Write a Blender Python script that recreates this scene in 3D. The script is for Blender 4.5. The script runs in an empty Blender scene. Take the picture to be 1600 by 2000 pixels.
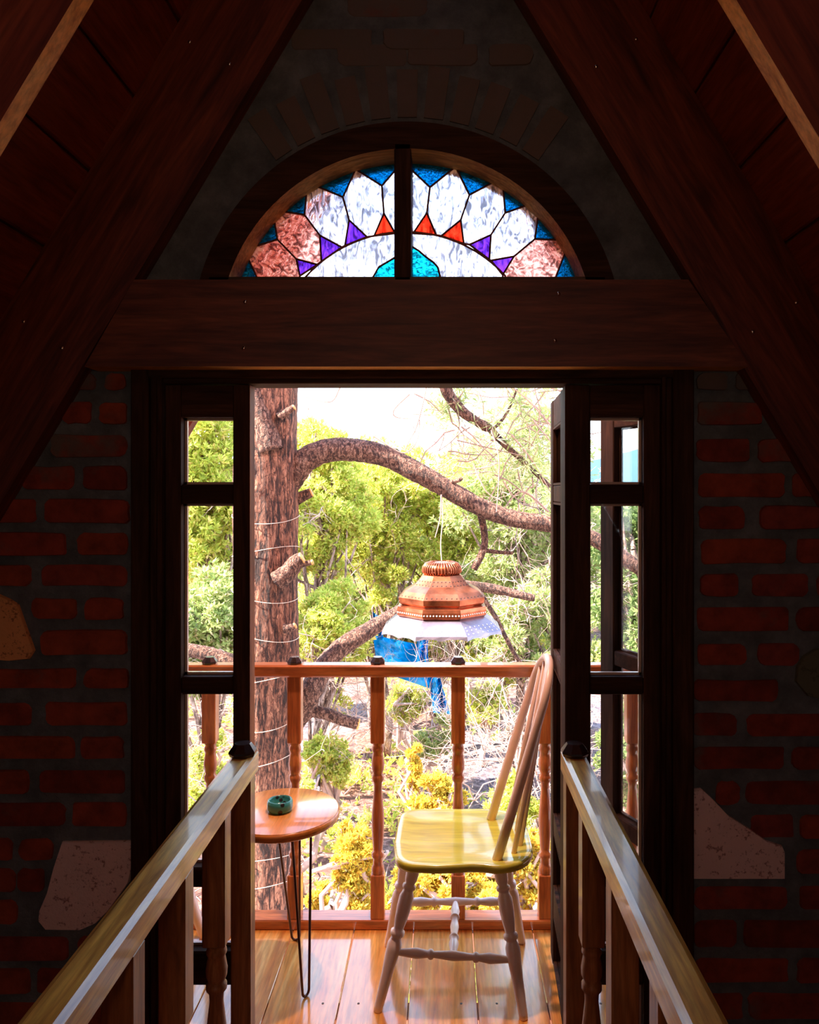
import bpy, math, random
import numpy as np
from mathutils import Vector, Matrix

# ------------------------------------------------------------------ camera, world, lights, exposure
sc = bpy.context.scene
COL = sc.collection
F_PX, CX, CY, EYE = 1500.0, 868.0, 960.0, 1.58   # focal length, vanishing point, eye height
cd = bpy.data.cameras.new('camera'); cam = bpy.data.objects.new('camera', cd); COL.objects.link(cam)
cam.location = (0, 0, EYE); cam.rotation_euler = (math.pi/2, 0, 0)
cd.sensor_fit = 'VERTICAL'; cd.sensor_height = 36.0; cd.sensor_width = 28.8
cd.lens = F_PX/2000*36.0
cd.shift_x = (800-CX)/2000; cd.shift_y = (CY-1000)/2000
cd.clip_start = 0.02; cd.clip_end = 2000
sc.camera = cam
sc.view_settings.view_transform = 'Standard'; sc.view_settings.look = 'None'
sc.view_settings.exposure = 0.75; sc.view_settings.gamma = 1.0
sc.view_settings.use_curve_mapping = False

world = bpy.data.worlds.new('sky'); sc.world = world; world.use_nodes = True
wn = world.node_tree; wn.nodes.clear()
wo = wn.nodes.new('ShaderNodeOutputWorld'); bg = wn.nodes.new('ShaderNodeBackground')
tc = wn.nodes.new('ShaderNodeTexCoord'); sx = wn.nodes.new('ShaderNodeSeparateXYZ')
rp = wn.nodes.new('ShaderNodeValToRGB')
wn.links.new(tc.outputs['Generated'], sx.inputs[0]); wn.links.new(sx.outputs['Z'], rp.inputs[0])
e = rp.color_ramp.elements
e[0].position = 0.0; e[0].color = (0.92, 0.96, 1.0, 1)
e[1].position = 0.55; e[1].color = (0.42, 0.62, 1.0, 1)
el = e.new(0.22); el.color = (0.72, 0.86, 1.0, 1)
wn.links.new(rp.outputs[0], bg.inputs['Color']); bg.inputs['Strength'].default_value = 3.0
wn.links.new(bg.outputs[0], wo.inputs[0])

def light(name, kind, energy, color, loc, direction, **kw):
    l = bpy.data.lights.new(name, kind); l.energy = energy; l.color = color
    for k, v in kw.items(): setattr(l, k, v)
    o = bpy.data.objects.new(name, l); COL.objects.link(o); o.location = loc
    o.rotation_euler = Vector(direction).to_track_quat('-Z', 'Y').to_euler()
    return o
light('sun', 'SUN', 21.0, (1.0, 0.93, 0.82), (-5, 0, 8), (0.80, 0.14, -0.84), angle=0.01)
# added fill lights, out of view: a cool area behind, warm points overhead
light('back_fill_light', 'AREA', 2.0, (0.90, 0.95, 1.0), (-0.1, -2.35, 1.7), (0, 1, 0.0), size=1.3)
light('ridge_fill_light', 'POINT', 1.3, (1.0, 0.45, 0.20), (-0.09, 0.95, 2.75), (0, 0, -1), shadow_soft_size=0.06)
light('hall_fill_light', 'POINT', 4.2, (1.0, 0.52, 0.20), (-0.1, -0.35, 1.85), (0, 0, -1), shadow_soft_size=0.12)

sc.cycles.max_bounces = 10; sc.cycles.diffuse_bounces = 5; sc.cycles.glossy_bounces = 4
sc.cycles.transparent_max_bounces = 16; sc.cycles.transmission_bounces = 8
sc.cycles.sample_clamp_indirect = 4.0
sc.cycles.use_denoising = True
sc.cycles.caustics_reflective = False; sc.cycles.caustics_refractive = False

# ------------------------------------------------------------------ helpers
def P(px, py, d): return Vector(((px-CX)*d/F_PX, d, EYE+(CY-py)*d/F_PX))
def XZ(px, py, d): p = P(px, py, d); return (p.x, p.z)

def origin(o):
    v = Vector((0, 0, 0))
    while o is not None: v += o.location; o = o.parent
    return v
def tag(o, label=None, cat=None, group=None, kind=None):
    if label: o['label'] = label
    if cat: o['category'] = cat
    if group: o['group'] = group
    if kind: o['kind'] = kind
    return o
def empty(name, loc, label=None, cat=None, group=None, kind=None):
    o = bpy.data.objects.new(name, None); COL.objects.link(o); o.location = loc
    o.empty_display_size = 0.05
    return tag(o, label, cat, group, kind)
def copy_tree(o, parent=None):
    c = o.copy(); COL.objects.link(c)
    if parent is not None: c.parent = parent
    for ch in o.children: copy_tree(ch, c)
    return c

class MB:
    def __init__(s): s.v = []; s.f = []; s.m = []; s.sm = []
    def add(s, vs, fs, mi=0, smooth=False):
        b = len(s.v); s.v += [tuple(v) for v in vs]
        s.f += [[b+i for i in f] for f in fs]; s.m += [mi]*len(fs); s.sm += [smooth]*len(fs)
        return s
    def box(s, x0, x1, y0, y1, z0, z1, mi=0, bev=0.0):
        x0, x1 = sorted((x0, x1)); y0, y1 = sorted((y0, y1)); z0, z1 = sorted((z0, z1))
        if bev <= 0:
            vs = [(x, y, z) for z in (z0, z1) for y in (y0, y1) for x in (x0, x1)]
            return s.add(vs, [(0,2,3,1),(4,5,7,6),(0,1,5,4),(2,6,7,3),(0,4,6,2),(1,3,7,5)], mi)
        b = min(bev, (x1-x0)*.45, (y1-y0)*.45, (z1-z0)*.45)
        vs = []; idx = {}
        for sx_ in (0, 1):
            for sy_ in (0, 1):
                for sz_ in (0, 1):
                    X, Y, Z = (x0, x1)[sx_], (y0, y1)[sy_], (z0, z1)[sz_]
                    ix, iy, iz = (b, -b)[sx_], (b, -b)[sy_], (b, -b)[sz_]
                    idx[sx_, sy_, sz_, 'x'] = len(vs); vs.append((X, Y+iy, Z+iz))
                    idx[sx_, sy_, sz_, 'y'] = len(vs); vs.append((X+ix, Y, Z+iz))
                    idx[sx_, sy_, sz_, 'z'] = len(vs); vs.append((X+ix, Y+iy, Z))
        fs = []
        for k in (0, 1):
            fs.append([idx[k,0,0,'x'], idx[k,1,0,'x'], idx[k,1,1,'x'], idx[k,0,1,'x']])
            fs.append([idx[0,k,0,'y'], idx[1,k,0,'y'], idx[1,k,1,'y'], idx[0,k,1,'y']])
            fs.append([idx[0,0,k,'z'], idx[1,0,k,'z'], idx[1,1,k,'z'], idx[0,1,k,'z']])
        for a in (0, 1):
            for c in (0, 1):
                fs.append([idx[a,c,0,'x'], idx[a,c,1,'x'], idx[a,c,1,'y'], idx[a,c,0,'y']])
                fs.append([idx[a,0,c,'x'], idx[a,1,c,'x'], idx[a,1,c,'z'], idx[a,0,c,'z']])
                fs.append([idx[0,a,c,'y'], idx[1,a,c,'y'], idx[1,a,c,'z'], idx[0,a,c,'z']])
        for k, i in list(idx.items()):
            if k[3] == 'x': fs.append([i, idx[k[0],k[1],k[2],'y'], idx[k[0],k[1],k[2],'z']])
        return s.add(vs, fs, mi)
    def prism_y(s, poly, y0, y1, mi=0):            # poly in (x, z)
        n = len(poly)
        vs = [(x, y0, z) for x, z in poly]+[(x, y1, z) for x, z in poly]
        fs = [list(range(n)), list(range(2*n-1, n-1, -1))]+[[i, i+n, (i+1) % n+n, (i+1) % n] for i in range(n)]
        return s.add(vs, fs, mi)
    def prism(s, poly, a, b, mi=0):                # poly of 3-D points swept from +a to +b
        n = len(poly); a = Vector(a); b = Vector(b)
        vs = [Vector(p)+a for p in poly]+[Vector(p)+b for p in poly]
        fs = [list(range(n)), list(range(2*n-1, n-1, -1))]+[[i, i+n, (i+1) % n+n, (i+1) % n] for i in range(n)]
        return s.add(vs, fs, mi)
    def tube(s, pts, rad, n=8, mi=0, cap=True, smooth=True, jit=None, seed=0):
        pts = [Vector(p) for p in pts]
        if not hasattr(rad, '__len__'): rad = [rad]*len(pts)
        rg = random.Random(seed)
        vs = []; up = None
        for i, p in enumerate(pts):
            t = (pts[min(i+1, len(pts)-1)]-pts[max(i-1, 0)]).normalized()
            if up is None: up = t.orthogonal().normalized()
            else: up = (up-t*up.dot(t)).normalized() if (up-t*up.dot(t)).length > 1e-6 else t.orthogonal().normalized()
            w = t.cross(up)
            for k in range(n):
                a = 2*math.pi*k/n; r = rad[i]*(1+(rg.uniform(-jit, jit) if jit else 0))
                vs.append(p+(up*math.cos(a)+w*math.sin(a))*r)
        fs = []
        for i in range(len(pts)-1):
            for k in range(n):
                a = i*n+k; b = i*n+(k+1) % n; fs.append([a, b, b+n, a+n])
        s.add(vs, fs, mi, smooth)
        if cap:
            b0 = len(s.v)-len(vs)
            s.f += [[b0+k for k in range(n)][::-1], [b0+(len(pts)-1)*n+k for k in range(n)]]
            s.m += [mi]*2; s.sm += [False]*2
        return s
    def lathe(s, prof, c, axis='z', n=20, mi=0, smooth=True, a0=0.0, wob=None, direc=None, flat=1.0):
        # prof: list of (r, h)
        c = Vector(c)
        if direc is None: direc = {'z': Vector((0,0,1)), 'x': Vector((1,0,0)), 'y': Vector((0,1,0))}[axis]
        direc = Vector(direc).normalized(); u = direc.orthogonal().normalized()
        if abs(direc.z) > .999: u = Vector((1, 0, 0))
        w = direc.cross(u)
        vs = []
        for r, h in prof:
            for k in range(n):
                a = a0+2*math.pi*k/n; rr = r*(wob(a, h) if wob else 1)
                vs.append(c+direc*h+u*math.cos(a)*rr+w*math.sin(a)*rr)
        fs = []
        for i in range(len(prof)-1):
            for k in range(n):
                a = i*n+k; b = i*n+(k+1) % n; fs.append([a, b, b+n, a+n])
        s.add(vs, fs, mi, smooth)
        b0 = len(s.v)-len(vs)
        if prof[0][0] > 1e-5: s.f.append([b0+k for k in range(n)][::-1]); s.m.append(mi); s.sm.append(False)
        if prof[-1][0] > 1e-5: s.f.append([b0+(len(prof)-1)*n+k for k in range(n)]); s.m.append(mi); s.sm.append(False)
        return s
    def build(s, name, mats, parent=None, kind=None, label=None, fix=True):
        me = bpy.data.meshes.new(name); o = bpy.data.objects.new(name, me); COL.objects.link(o)
        off = Vector((0, 0, 0))
        if parent is not None: o.parent = parent; off = origin(parent)
        me.from_pydata([(v[0]-off.x, v[1]-off.y, v[2]-off.z) for v in s.v], [], s.f)
        if not isinstance(mats, (list, tuple)): mats = [mats]
        for m in mats: me.materials.append(m)
        me.polygons.foreach_set('material_index', s.m); me.polygons.foreach_set('use_smooth', s.sm)
        if fix:
            import bmesh
            bm = bmesh.new(); bm.from_mesh(me); bmesh.ops.recalc_face_normals(bm, faces=bm.faces); bm.to_mesh(me); bm.free()
        me.update()
        if kind: o['kind'] = kind
        if label: o['label'] = label
        return o

def center(o):                                     # put a top-level mesh's origin at the middle of its base
    me = o.data; n = len(me.vertices); a = np.empty(n*3, 'f'); me.vertices.foreach_get('co', a); a = a.reshape(-1, 3)
    c = np.array([(a[:,0].min()+a[:,0].max())/2, (a[:,1].min()+a[:,1].max())/2, a[:,2].min()])
    me.vertices.foreach_set('co', (a-c).astype('f').ravel()); o.location = Vector(c.tolist()); me.update(); return o

def fast_tri(name, V, mats, parent=None, quads=False, smooth=False):
    me = bpy.data.meshes.new(name); o = bpy.data.objects.new(name, me); COL.objects.link(o)
    if parent is not None: o.parent = parent; V = V-np.array(origin(parent))
    k = 4 if quads else 3; n = len(V); nf = n//k
    me.vertices.add(n); me.vertices.foreach_set('co', V.astype('f').ravel())
    me.loops.add(n); me.loops.foreach_set('vertex_index', np.arange(n, dtype='i'))
    me.polygons.add(nf); me.polygons.foreach_set('loop_start', np.arange(0, n, k, dtype='i'))
    try: me.polygons.foreach_set('loop_total', np.full(nf, k, dtype='i'))
    except Exception: pass
    me.update(calc_edges=True)
    for m in (mats if isinstance(mats, (list, tuple)) else [mats]): me.materials.append(m)
    return o

# ------------------------------------------------------------------ materials
def newmat(name):
    m = bpy.data.materials.new(name); m.use_nodes = True; nt = m.node_tree
    b = nt.nodes.get('Principled BSDF'); return m, nt, b
def ramp(nt, fac, stops):
    r = nt.nodes.new('ShaderNodeValToRGB'); e = r.color_ramp.elements
    while len(e) < len(stops): e.new(.5)
    for el, (p, c) in zip(e, stops): el.position = p; el.color = (*c, 1)
    nt.links.new(fac, r.inputs[0]); return r.outputs[0]
def coords(nt, scale=(1,1,1), rot=(0,0,0)):
    t = nt.nodes.new('ShaderNodeTexCoord'); m1 = nt.nodes.new('ShaderNodeMapping'); m2 = nt.nodes.new('ShaderNodeMapping')
    m1.inputs['Rotation'].default_value = rot; m2.inputs['Scale'].default_value = scale
    nt.links.new(t.outputs['Object'], m1.inputs[0]); nt.links.new(m1.outputs[0], m2.inputs[0]); return m2.outputs[0]
def noise(nt, vec, scale, detail=4, rough=.55, dist=0.0):
    n = nt.nodes.new('ShaderNodeTexNoise'); n.inputs['Scale'].default_value = scale; n.inputs['Detail'].default_value = detail
    n.inputs['Roughness'].default_value = rough; n.inputs['Distortion'].default_value = dist
    if vec: nt.links.new(vec, n.inputs['Vector'])
    return n.outputs['Fac']
def bump(nt, b, h, strength=.3, dist=.01):
    n = nt.nodes.new('ShaderNodeBump'); n.inputs['Strength'].default_value = strength; n.inputs['Distance'].default_value = dist
    nt.links.new(h, n.inputs['Height']); nt.links.new(n.outputs[0], b.inputs['Normal']); return n
def mix(nt, fac, a, b, mode='MIX'):
    m = nt.nodes.new('ShaderNodeMix'); m.data_type = 'RGBA'; m.blend_type = mode
    if hasattr(fac, 'links'): nt.links.new(fac, m.inputs[0])
    else: m.inputs[0].default_value = fac
    for s, i in ((a, 6), (b, 7)):
        if hasattr(s, 'links'): nt.links.new(s, m.inputs[i])
        else: m.inputs[i].default_value = (*s, 1)
    return m.outputs[2]
def wood(name, c0, c1, c2, axis='x', rough=.4, coat=0.0, rot=(0,0,0), sc_=1.0, bstr=.15, spec=.5):
    m, nt, b = newmat(name)
    s = {'x': (.09, 1, 1), 'y': (1, .09, 1), 'z': (1, 1, .09)}[axis]
    v = coords(nt, tuple(k*sc_ for k in s), rot)
    n1 = noise(nt, v, 22, 5, .6, 1.2)
    n2 = noise(nt, v, 110, 3, .6, .2)
    c = ramp(nt, n1, [(.30, c0), (.5, c1), (.68, c2)])
    g = ramp(nt, n2, [(.3, (.62, .62, .62)), (.62, (1, 1, 1))])
    c = mix(nt, 1.0, c, g, 'MULTIPLY')
    vk = nt.nodes.new('ShaderNodeTexVoronoi'); vk.inputs['Scale'].default_value = 2.2
    nt.links.new(coords(nt, (.6 if axis == 'x' else 1, .6 if axis == 'y' else 1, .6 if axis == 'z' else 1), rot), vk.inputs['Vector'])
    k = ramp(nt, vk.outputs['Distance'], [(.02, (.25, .2, .2)), (.07, (1, 1, 1))])
    c = mix(nt, 1.0, c, k, 'MULTIPLY')
    nt.links.new(c, b.inputs['Base Color']); b.inputs['Roughness'].default_value = rough
    b.inputs['Coat Weight'].default_value = coat; b.inputs['Coat Roughness'].default_value = .06
    b.inputs['Specular IOR Level'].default_value = spec
    bump(nt, b, n1, bstr, .004); return m
def plain(name, col, rough=.5, metal=0.0, var=.25, scale=25, bstr=.1, coat=0.0, dist=.002):
    m, nt, b = newmat(name); v = coords(nt)
    n = noise(nt, v, scale, 4)
    c = ramp(nt, n, [(.3, tuple(k*(1-var) for k in col)), (.7, tuple(min(1, k*(1+var)) for k in col))])
    nt.links.new(c, b.inputs['Base Color']); b.inputs['Roughness'].default_value = rough
    b.inputs['Metallic'].default_value = metal; b.inputs['Coat Weight'].default_value = coat
    bump(nt, b, n, bstr, dist); return m
def clear_glass(name, tint=(1, 1, 1), refl=.10):
    m, nt, b = newmat(name); out = nt.nodes.get('Material Output')
    t = nt.nodes.new('ShaderNodeBsdfTransparent'); t.inputs[0].default_value = (*tint, 1)
    g = nt.nodes.new('ShaderNodeBsdfGlossy'); g.inputs['Roughness'].default_value = .02
    lw = nt.nodes.new('ShaderNodeLayerWeight'); lw.inputs[0].default_value = .5
    pw_ = nt.nodes.new('ShaderNodeMath'); pw_.operation = 'POWER'; pw_.inputs[1].default_value = 4.5; nt.links.new(lw.outputs['Facing'], pw_.inputs[0])
    f = nt.nodes.new('ShaderNodeMath'); f.operation = 'MULTIPLY_ADD'; f.inputs[1].default_value = .8; f.inputs[2].default_value = .03; nt.links.new(pw_.outputs[0], f.inputs[0])
    mx = nt.nodes.new('ShaderNodeMixShader'); nt.links.new(f.outputs[0], mx.inputs[0])
    nt.links.new(t.outputs[0], mx.inputs[1]); nt.links.new(g.outputs[0], mx.inputs[2]); nt.links.new(mx.outputs[0], out.inputs[0])
    nt.nodes.remove(b); return m
def art_glass(name, col, bstr=1.0, trans=.35, ior=1.12, sc_=(34, 34, 14), glow=.9):
    m, nt, b = newmat(name); out = nt.nodes.get('Material Output'); nt.nodes.remove(b)
    v = coords(nt, sc_); n = noise(nt, v, 1.6, 2, .5, 1.5)
    bp = nt.nodes.new('ShaderNodeBump'); bp.inputs['Strength'].default_value = bstr; bp.inputs['Distance'].default_value = .02
    nt.links.new(n, bp.inputs['Height'])
    streak = ramp(nt, n, [(.38, tuple(k*.45 for k in col)), (.48, col), (.60, tuple(min(1, k*1.5) for k in col))])
    r = nt.nodes.new('ShaderNodeBsdfRefraction'); r.inputs['IOR'].default_value = ior; r.inputs['Roughness'].default_value = .03
    tl = nt.nodes.new('ShaderNodeBsdfTranslucent'); g = nt.nodes.new('ShaderNodeBsdfGlossy'); g.inputs['Roughness'].default_value = .08
    for s in (r, tl): nt.links.new(streak, s.inputs['Color'])
    for s in (r, tl, g): nt.links.new(bp.outputs[0], s.inputs['Normal'])
    a = nt.nodes.new('ShaderNodeMixShader'); a.inputs[0].default_value = trans
    nt.links.new(r.outputs[0], a.inputs[1]); nt.links.new(tl.outputs[0], a.inputs[2])
    tr = nt.nodes.new('ShaderNodeBsdfTransparent'); nt.links.new(streak, tr.inputs[0])
    a2 = nt.nodes.new('ShaderNodeMixShader'); a2.inputs[0].default_value = .5
    nt.links.new(a.outputs[0], a2.inputs[1]); nt.links.new(tr.outputs[0], a2.inputs[2])
    c = nt.nodes.new('ShaderNodeMixShader'); c.inputs[0].default_value = .05
    nt.links.new(a2.outputs[0], c.inputs[1]); nt.links.new(g.outputs[0], c.inputs[2]); nt.links.new(c.outputs[0], out.inputs[0])
    return m
def leafmat(name, stops, transl=.45):
    m, nt, b = newmat(name); out = nt.nodes.get('Material Output'); nt.nodes.remove(b)
    g = nt.nodes.new('ShaderNodeNewGeometry'); c = ramp(nt, g.outputs['Random Per Island'], stops)
    d = nt.nodes.new('ShaderNodeBsdfDiffuse'); t = nt.nodes.new('ShaderNodeBsdfTranslucent')
    nt.links.new(c, d.inputs[0]); nt.links.new(c, t.inputs[0])
    mx = nt.nodes.new('ShaderNodeMixShader'); mx.inputs[0].default_value = transl
    nt.links.new(d.outputs[0], mx.inputs[1]); nt.links.new(t.outputs[0], mx.inputs[2]); nt.links.new(mx.outputs[0], out.inputs[0])
    return m
def bark(name, c0, c1, c2, scale=1.0, zs=.3):
    m, nt, b = newmat(name); v = coords(nt, (1, 1, zs))
    vo = nt.nodes.new('ShaderNodeTexVoronoi'); vo.feature = 'DISTANCE_TO_EDGE'; vo.inputs['Scale'].default_value = 30*scale
    wv = nt.nodes.new('ShaderNodeVectorMath'); wv.operation = 'ADD'
    nn = nt.nodes.new('ShaderNodeTexNoise'); nn.inputs['Scale'].default_value = 14*scale; nt.links.new(v, nn.inputs['Vector'])
    sc2 = nt.nodes.new('ShaderNodeVectorMath'); sc2.operation = 'SCALE'; sc2.inputs[3].default_value = .09/scale
    nt.links.new(nn.outputs['Color'], sc2.inputs[0]); nt.links.new(v, wv.inputs[0]); nt.links.new(sc2.outputs[0], wv.inputs[1])
    nt.links.new(wv.outputs[0], vo.inputs['Vector'])
    n = noise(nt, v, 70*scale, 5, .7)
    n3 = noise(nt, coords(nt, (1, 1, zs*.55)), 26*scale, 6, .7, 1.0)
    c = ramp(nt, n3, [(.43, c0), (.51, c1), (.60, c2)])
    c = mix(nt, 1.0, c, ramp(nt, vo.outputs['Distance'], [(.0, (.35, .28, .25)), (.07, (1, 1, 1))]), 'MULTIPLY')
    c = mix(nt, 1.0, c, ramp(nt, n, [(.3, (.55, .5, .5)), (.65, (1.15, 1.1, 1.05))]), 'MULTIPLY')
    nt.links.new(c, b.inputs['Base Color']); b.inputs['Roughness'].default_value = .85
    h = mix(nt, .65, vo.outputs['Distance'], n3)
    bump(nt, b, h, 1.0, .05); return m

M = {}
A = math.atan(.6)
M['beam'] = wood('stained_pine_beam', (.07, .018, .010), (.17, .045, .022), (.26, .075, .034), 'x', .5)
M['rafter_l'] = wood('stained_pine_rafter_left', (.06, .012, .008), (.17, .035, .018), (.26, .062, .028), 'z', .5, rot=(0, -A, 0))
M['rafter_r'] = wood('stained_pine_rafter_right', (.06, .012, .008), (.17, .035, .018), (.26, .062, .028), 'z', .5, rot=(0, A, 0))
M['plank'] = wood('ceiling_plank_wood', (.18, .03, .015), (.32, .062, .028), (.40, .09, .04), 'y', .6)
M['door'] = wood('dark_door_wood', (.030, .013, .008), (.062, .026, .015), (.10, .042, .022), 'z', .65, spec=.08)
M['doorh'] = wood('dark_door_wood_flat', (.030, .013, .008), (.062, .026, .015), (.10, .042, .022), 'x', .65, spec=.08)
M['amber'] = wood('lit_amber_wood', (.50, .22, .05), (.82, .44, .12), (.92, .58, .20), 'x', .6, spec=.05)  # bright amber stands in for light on the soffit and lintel underside
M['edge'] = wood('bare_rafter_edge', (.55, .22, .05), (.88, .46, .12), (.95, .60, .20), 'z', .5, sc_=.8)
M['doorside'] = wood('reddish_door_edge', (.16, .04, .016), (.34, .10, .04), (.46, .15, .06), 'z', .6, spec=.1)
M['fan'] = wood('fanlight_wood', (.05, .025, .012), (.12, .06, .025), (.22, .12, .05), 'x', .4)
M['rail'] = wood('varnished_handrail_wood', (.26, .09, .012), (.66, .33, .06), (.92, .58, .12), 'y', .3, coat=.3, sc_=1.0, bstr=.08)
M['newel'] = wood('dark_baluster_wood', (.16, .055, .018), (.36, .14, .045), (.52, .24, .09), 'z', .4, coat=.15)
M['cap'] = plain('dark_cap_wood', (.03, .015, .012), .25, coat=.6)
M['brail'] = wood('balcony_red_wood', (.34, .08, .018), (.62, .17, .045), (.76, .27, .08), 'x', .28, coat=.5)
M['bpost'] = wood('balcony_red_wood_upright', (.34, .08, .018), (.62, .17, .045), (.78, .28, .08), 'z', .28, coat=.5)
M['deck'] = wood('balcony_board_wood', (.58, .18, .035), (.84, .35, .07), (.94, .50, .14), 'y', .2, coat=.7, sc_=.8, bstr=.1)
M['table'] = wood('orange_tabletop_wood', (.78, .26, .05), (.88, .34, .08), (.92, .42, .12), 'y', .2, coat=.5, sc_=.6, bstr=.02)
M['tedge'] = wood('orange_table_edge', (.62, .17, .03), (.74, .24, .05), (.80, .30, .07), 'x', .25, coat=.4, sc_=.6, bstr=.02)
M['seat'] = wood('yellow_seat_varnish', (.66, .56, .05), (.76, .68, .08), (.82, .76, .16), 'x', .2, coat=.55, sc_=.5, bstr=.02)
M['chair'] = plain('worn_whitish_paint', (.90, .72, .66), .35, var=.08, scale=14, coat=.3)
M['chairw'] = plain('pale_pink_wood', (.88, .60, .46), .35, var=.1, scale=14, coat=.3)
M['metal'] = plain('dark_steel_rod', (.10, .045, .03), .35, metal=.6, var=.1)
M['screw'] = plain('screw_metal', (.75, .72, .68), .25, metal=1.0, var=.05)
M['lead'] = plain('leaded_came', (.30, .085, .06), .45, metal=.4, var=.2)
M['black'] = plain('dark_reveal', (.02, .015, .012), .8)
M['glass'] = clear_glass('window_glass', (.96, .97, .97))
M['barkm'] = bark('pine_bark', (.05, .018, .012), (.26, .095, .055), (.60, .26, .16), 1.7, .32)
M['barkb'] = bark('branch_bark', (.07, .025, .018), (.30, .13, .085), (.60, .33, .24), 2.4, .8)
M['barkt'] = bark('far_trunk_bark', (.16, .09, .07), (.45, .30, .24), (.62, .46, .40), .5)
M['twig'] = plain('pale_twig_bark', (.50, .32, .26), .8, var=.3, scale=8)
M['cutw'] = plain('cut_branch_end', (.80, .34, .10), .6, var=.25, scale=40)
M['copper'] = plain('aged_copper', (.42, .12, .055), .28, metal=.85, var=.6, scale=12, bstr=.35, dist=.006)
M['copperd'] = plain('dull_tin_skirt', (.27, .22, .27), .3, metal=.7, var=.25, scale=14, bstr=.25, dist=.005)
M['hole'] = plain('pierced_hole_dark', (.035, .015, .01), .9)
M['holel'] = plain('pierced_hole_light', (.95, .88, .75), .7)
M['tarp'] = plain('blue_tarpaulin', (.0, .36, .80), .4, var=.35, scale=3)
M['wire'] = plain('pale_string', (.80, .62, .50), .5)
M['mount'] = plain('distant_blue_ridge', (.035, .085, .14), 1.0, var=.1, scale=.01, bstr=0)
M['roofout'] = plain('roof_shingle', (.25, .12, .08), .9)

def stone(name, col, dark):
    m, nt, b = newmat(name); v = coords(nt)
    n1 = noise(nt, v, 9, 4); n2 = noise(nt, v, 60, 4, .7)
    c = ramp(nt, n1, [(.3, tuple(k*.85 for k in col)), (.7, col)])
    c = mix(nt, 1.0, c, ramp(nt, n2, [(.36, dark), (.44, (1, 1, 1))]), 'MULTIPLY')
    nt.links.new(c, b.inputs['Base Color']); b.inputs['Roughness'].default_value = .9; bump(nt, b, n2, .5, .006); return m
M['tuff'] = stone('pink_tuff_stone', (.88, .66, .64), (.45, .32, .3))
M['ochre'] = stone('ochre_stone', (.92, .42, .16), (.4, .3, .25))
M['greenst'] = stone('dark_green_stone', (.13, .13, .08), (.6, .6, .6))

def brickmat():
    m, nt, b = newmat('old_red_brick'); v = coords(nt)
    g = nt.nodes.new('ShaderNodeNewGeometry')
    c = ramp(nt, g.outputs['Random Per Island'], [(0, (.20, .028, .014)), (.35, (.30, .045, .022)), (.7, (.34, .062, .018)), (1, (.25, .04, .034))])
    n = noise(nt, v, 16, 5, .65)
    c = mix(nt, 1.0, c, ramp(nt, n, [(.3, (.55, .5, .5)), (.7, (1.3, 1.25, 1.2))]), 'MULTIPLY')
    # cement smear, heavier in patches and high up under the ridge
    t = nt.nodes.new('ShaderNodeTexCoord'); s = nt.nodes.new('ShaderNodeSeparateXYZ'); nt.links.new(t.outputs['Object'], s.inputs[0])
    mr = nt.nodes.new('ShaderNodeMapRange'); mr.inputs[1].default_value = 1.5; mr.inputs[2].default_value = 2.3; mr.inputs[3].default_value = -.12; mr.inputs[4].default_value = .30
    nt.links.new(s.outputs['Z'], mr.inputs[0])
    n2 = noise(nt, v, 5, 5, .6); ad = nt.nodes.new('ShaderNodeMath'); ad.operation = 'ADD'
    nt.links.new(n2, ad.inputs[0]); nt.links.new(mr.outputs[0], ad.inputs[1])
    f = ramp(nt, ad.outputs[0], [(.50, (0, 0, 0)), (.66, (.9, .9, .9))])
    c = mix(nt, f, c, (.13, .115, .10))
    nt.links.new(c, b.inputs['Base Color']); b.inputs['Roughness'].default_value = .9
    bump(nt, b, noise(nt, v, 60, 5, .7), .5, .006); return m
M['brick'] = brickmat()
def mortarmat():
    m, nt, b = newmat('grey_mortar'); v = coords(nt)
    n = noise(nt, v, 11, 6, .7)
    c = ramp(nt, n, [(.3, (.07, .08, .085)), (.5, (.125, .14, .15)), (.72, (.21, .23, .245))])
    nt.links.new(c, b.inputs['Base Color']); b.inputs['Roughness'].default_value = .95
    bump(nt, b, noise(nt, v, 45, 6, .75), .8, .01); return m
M['mortar'] = mortarmat()
def groundmat():
    m, nt, b = newmat('pine_litter_ground'); v = coords(nt)
    n1 = noise(nt, v, .55, 5, .6); n2 = noise(nt, v, 9, 6, .75, .6)
    c = ramp(nt, n1, [(.36, (.19, .085, .060)), (.46, (.17, .080, .062)), (.54, (.17, .125, .120)), (.66, (.105, .090, .115))])
    c = mix(nt, 1.0, c, ramp(nt, n2, [(.36, (.35, .25, .24)), (.5, (.95, .85, .85)), (.60, (2.1, 1.9, 1.8))]), 'MULTIPLY')
    nt.links.new(c, b.inputs['Base Color']); b.inputs['Roughness'].default_value = 1.0
    bump(nt, b, n2, .6, .05); return m
M['ground'] = groundmat()
M['leaf'] = leafmat('yellow_green_needles', [(0, (.36, .44, .08)), (.35, (.56, .62, .12)), (.75, (.76, .74, .18)), (1, (.80, .56, .24))], .55)
M['leafd'] = leafmat('mid_green_needles', [(0, (.16, .24, .08)), (.5, (.30, .38, .13)), (1, (.48, .50, .22))])
M['leafg'] = leafmat('grey_green_needles', [(0, (.28, .36, .12)), (.5, (.46, .53, .18)), (.8, (.58, .58, .26)), (1, (.60, .44, .34))], .55)
M['leafy'] = leafmat('golden_shrub_leaves', [(0, (.55, .46, .07)), (.5, (.74, .56, .09)), (.85, (.78, .46, .07)), (1, (.55, .55, .14))], .5)
M['teal'] = None
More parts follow.
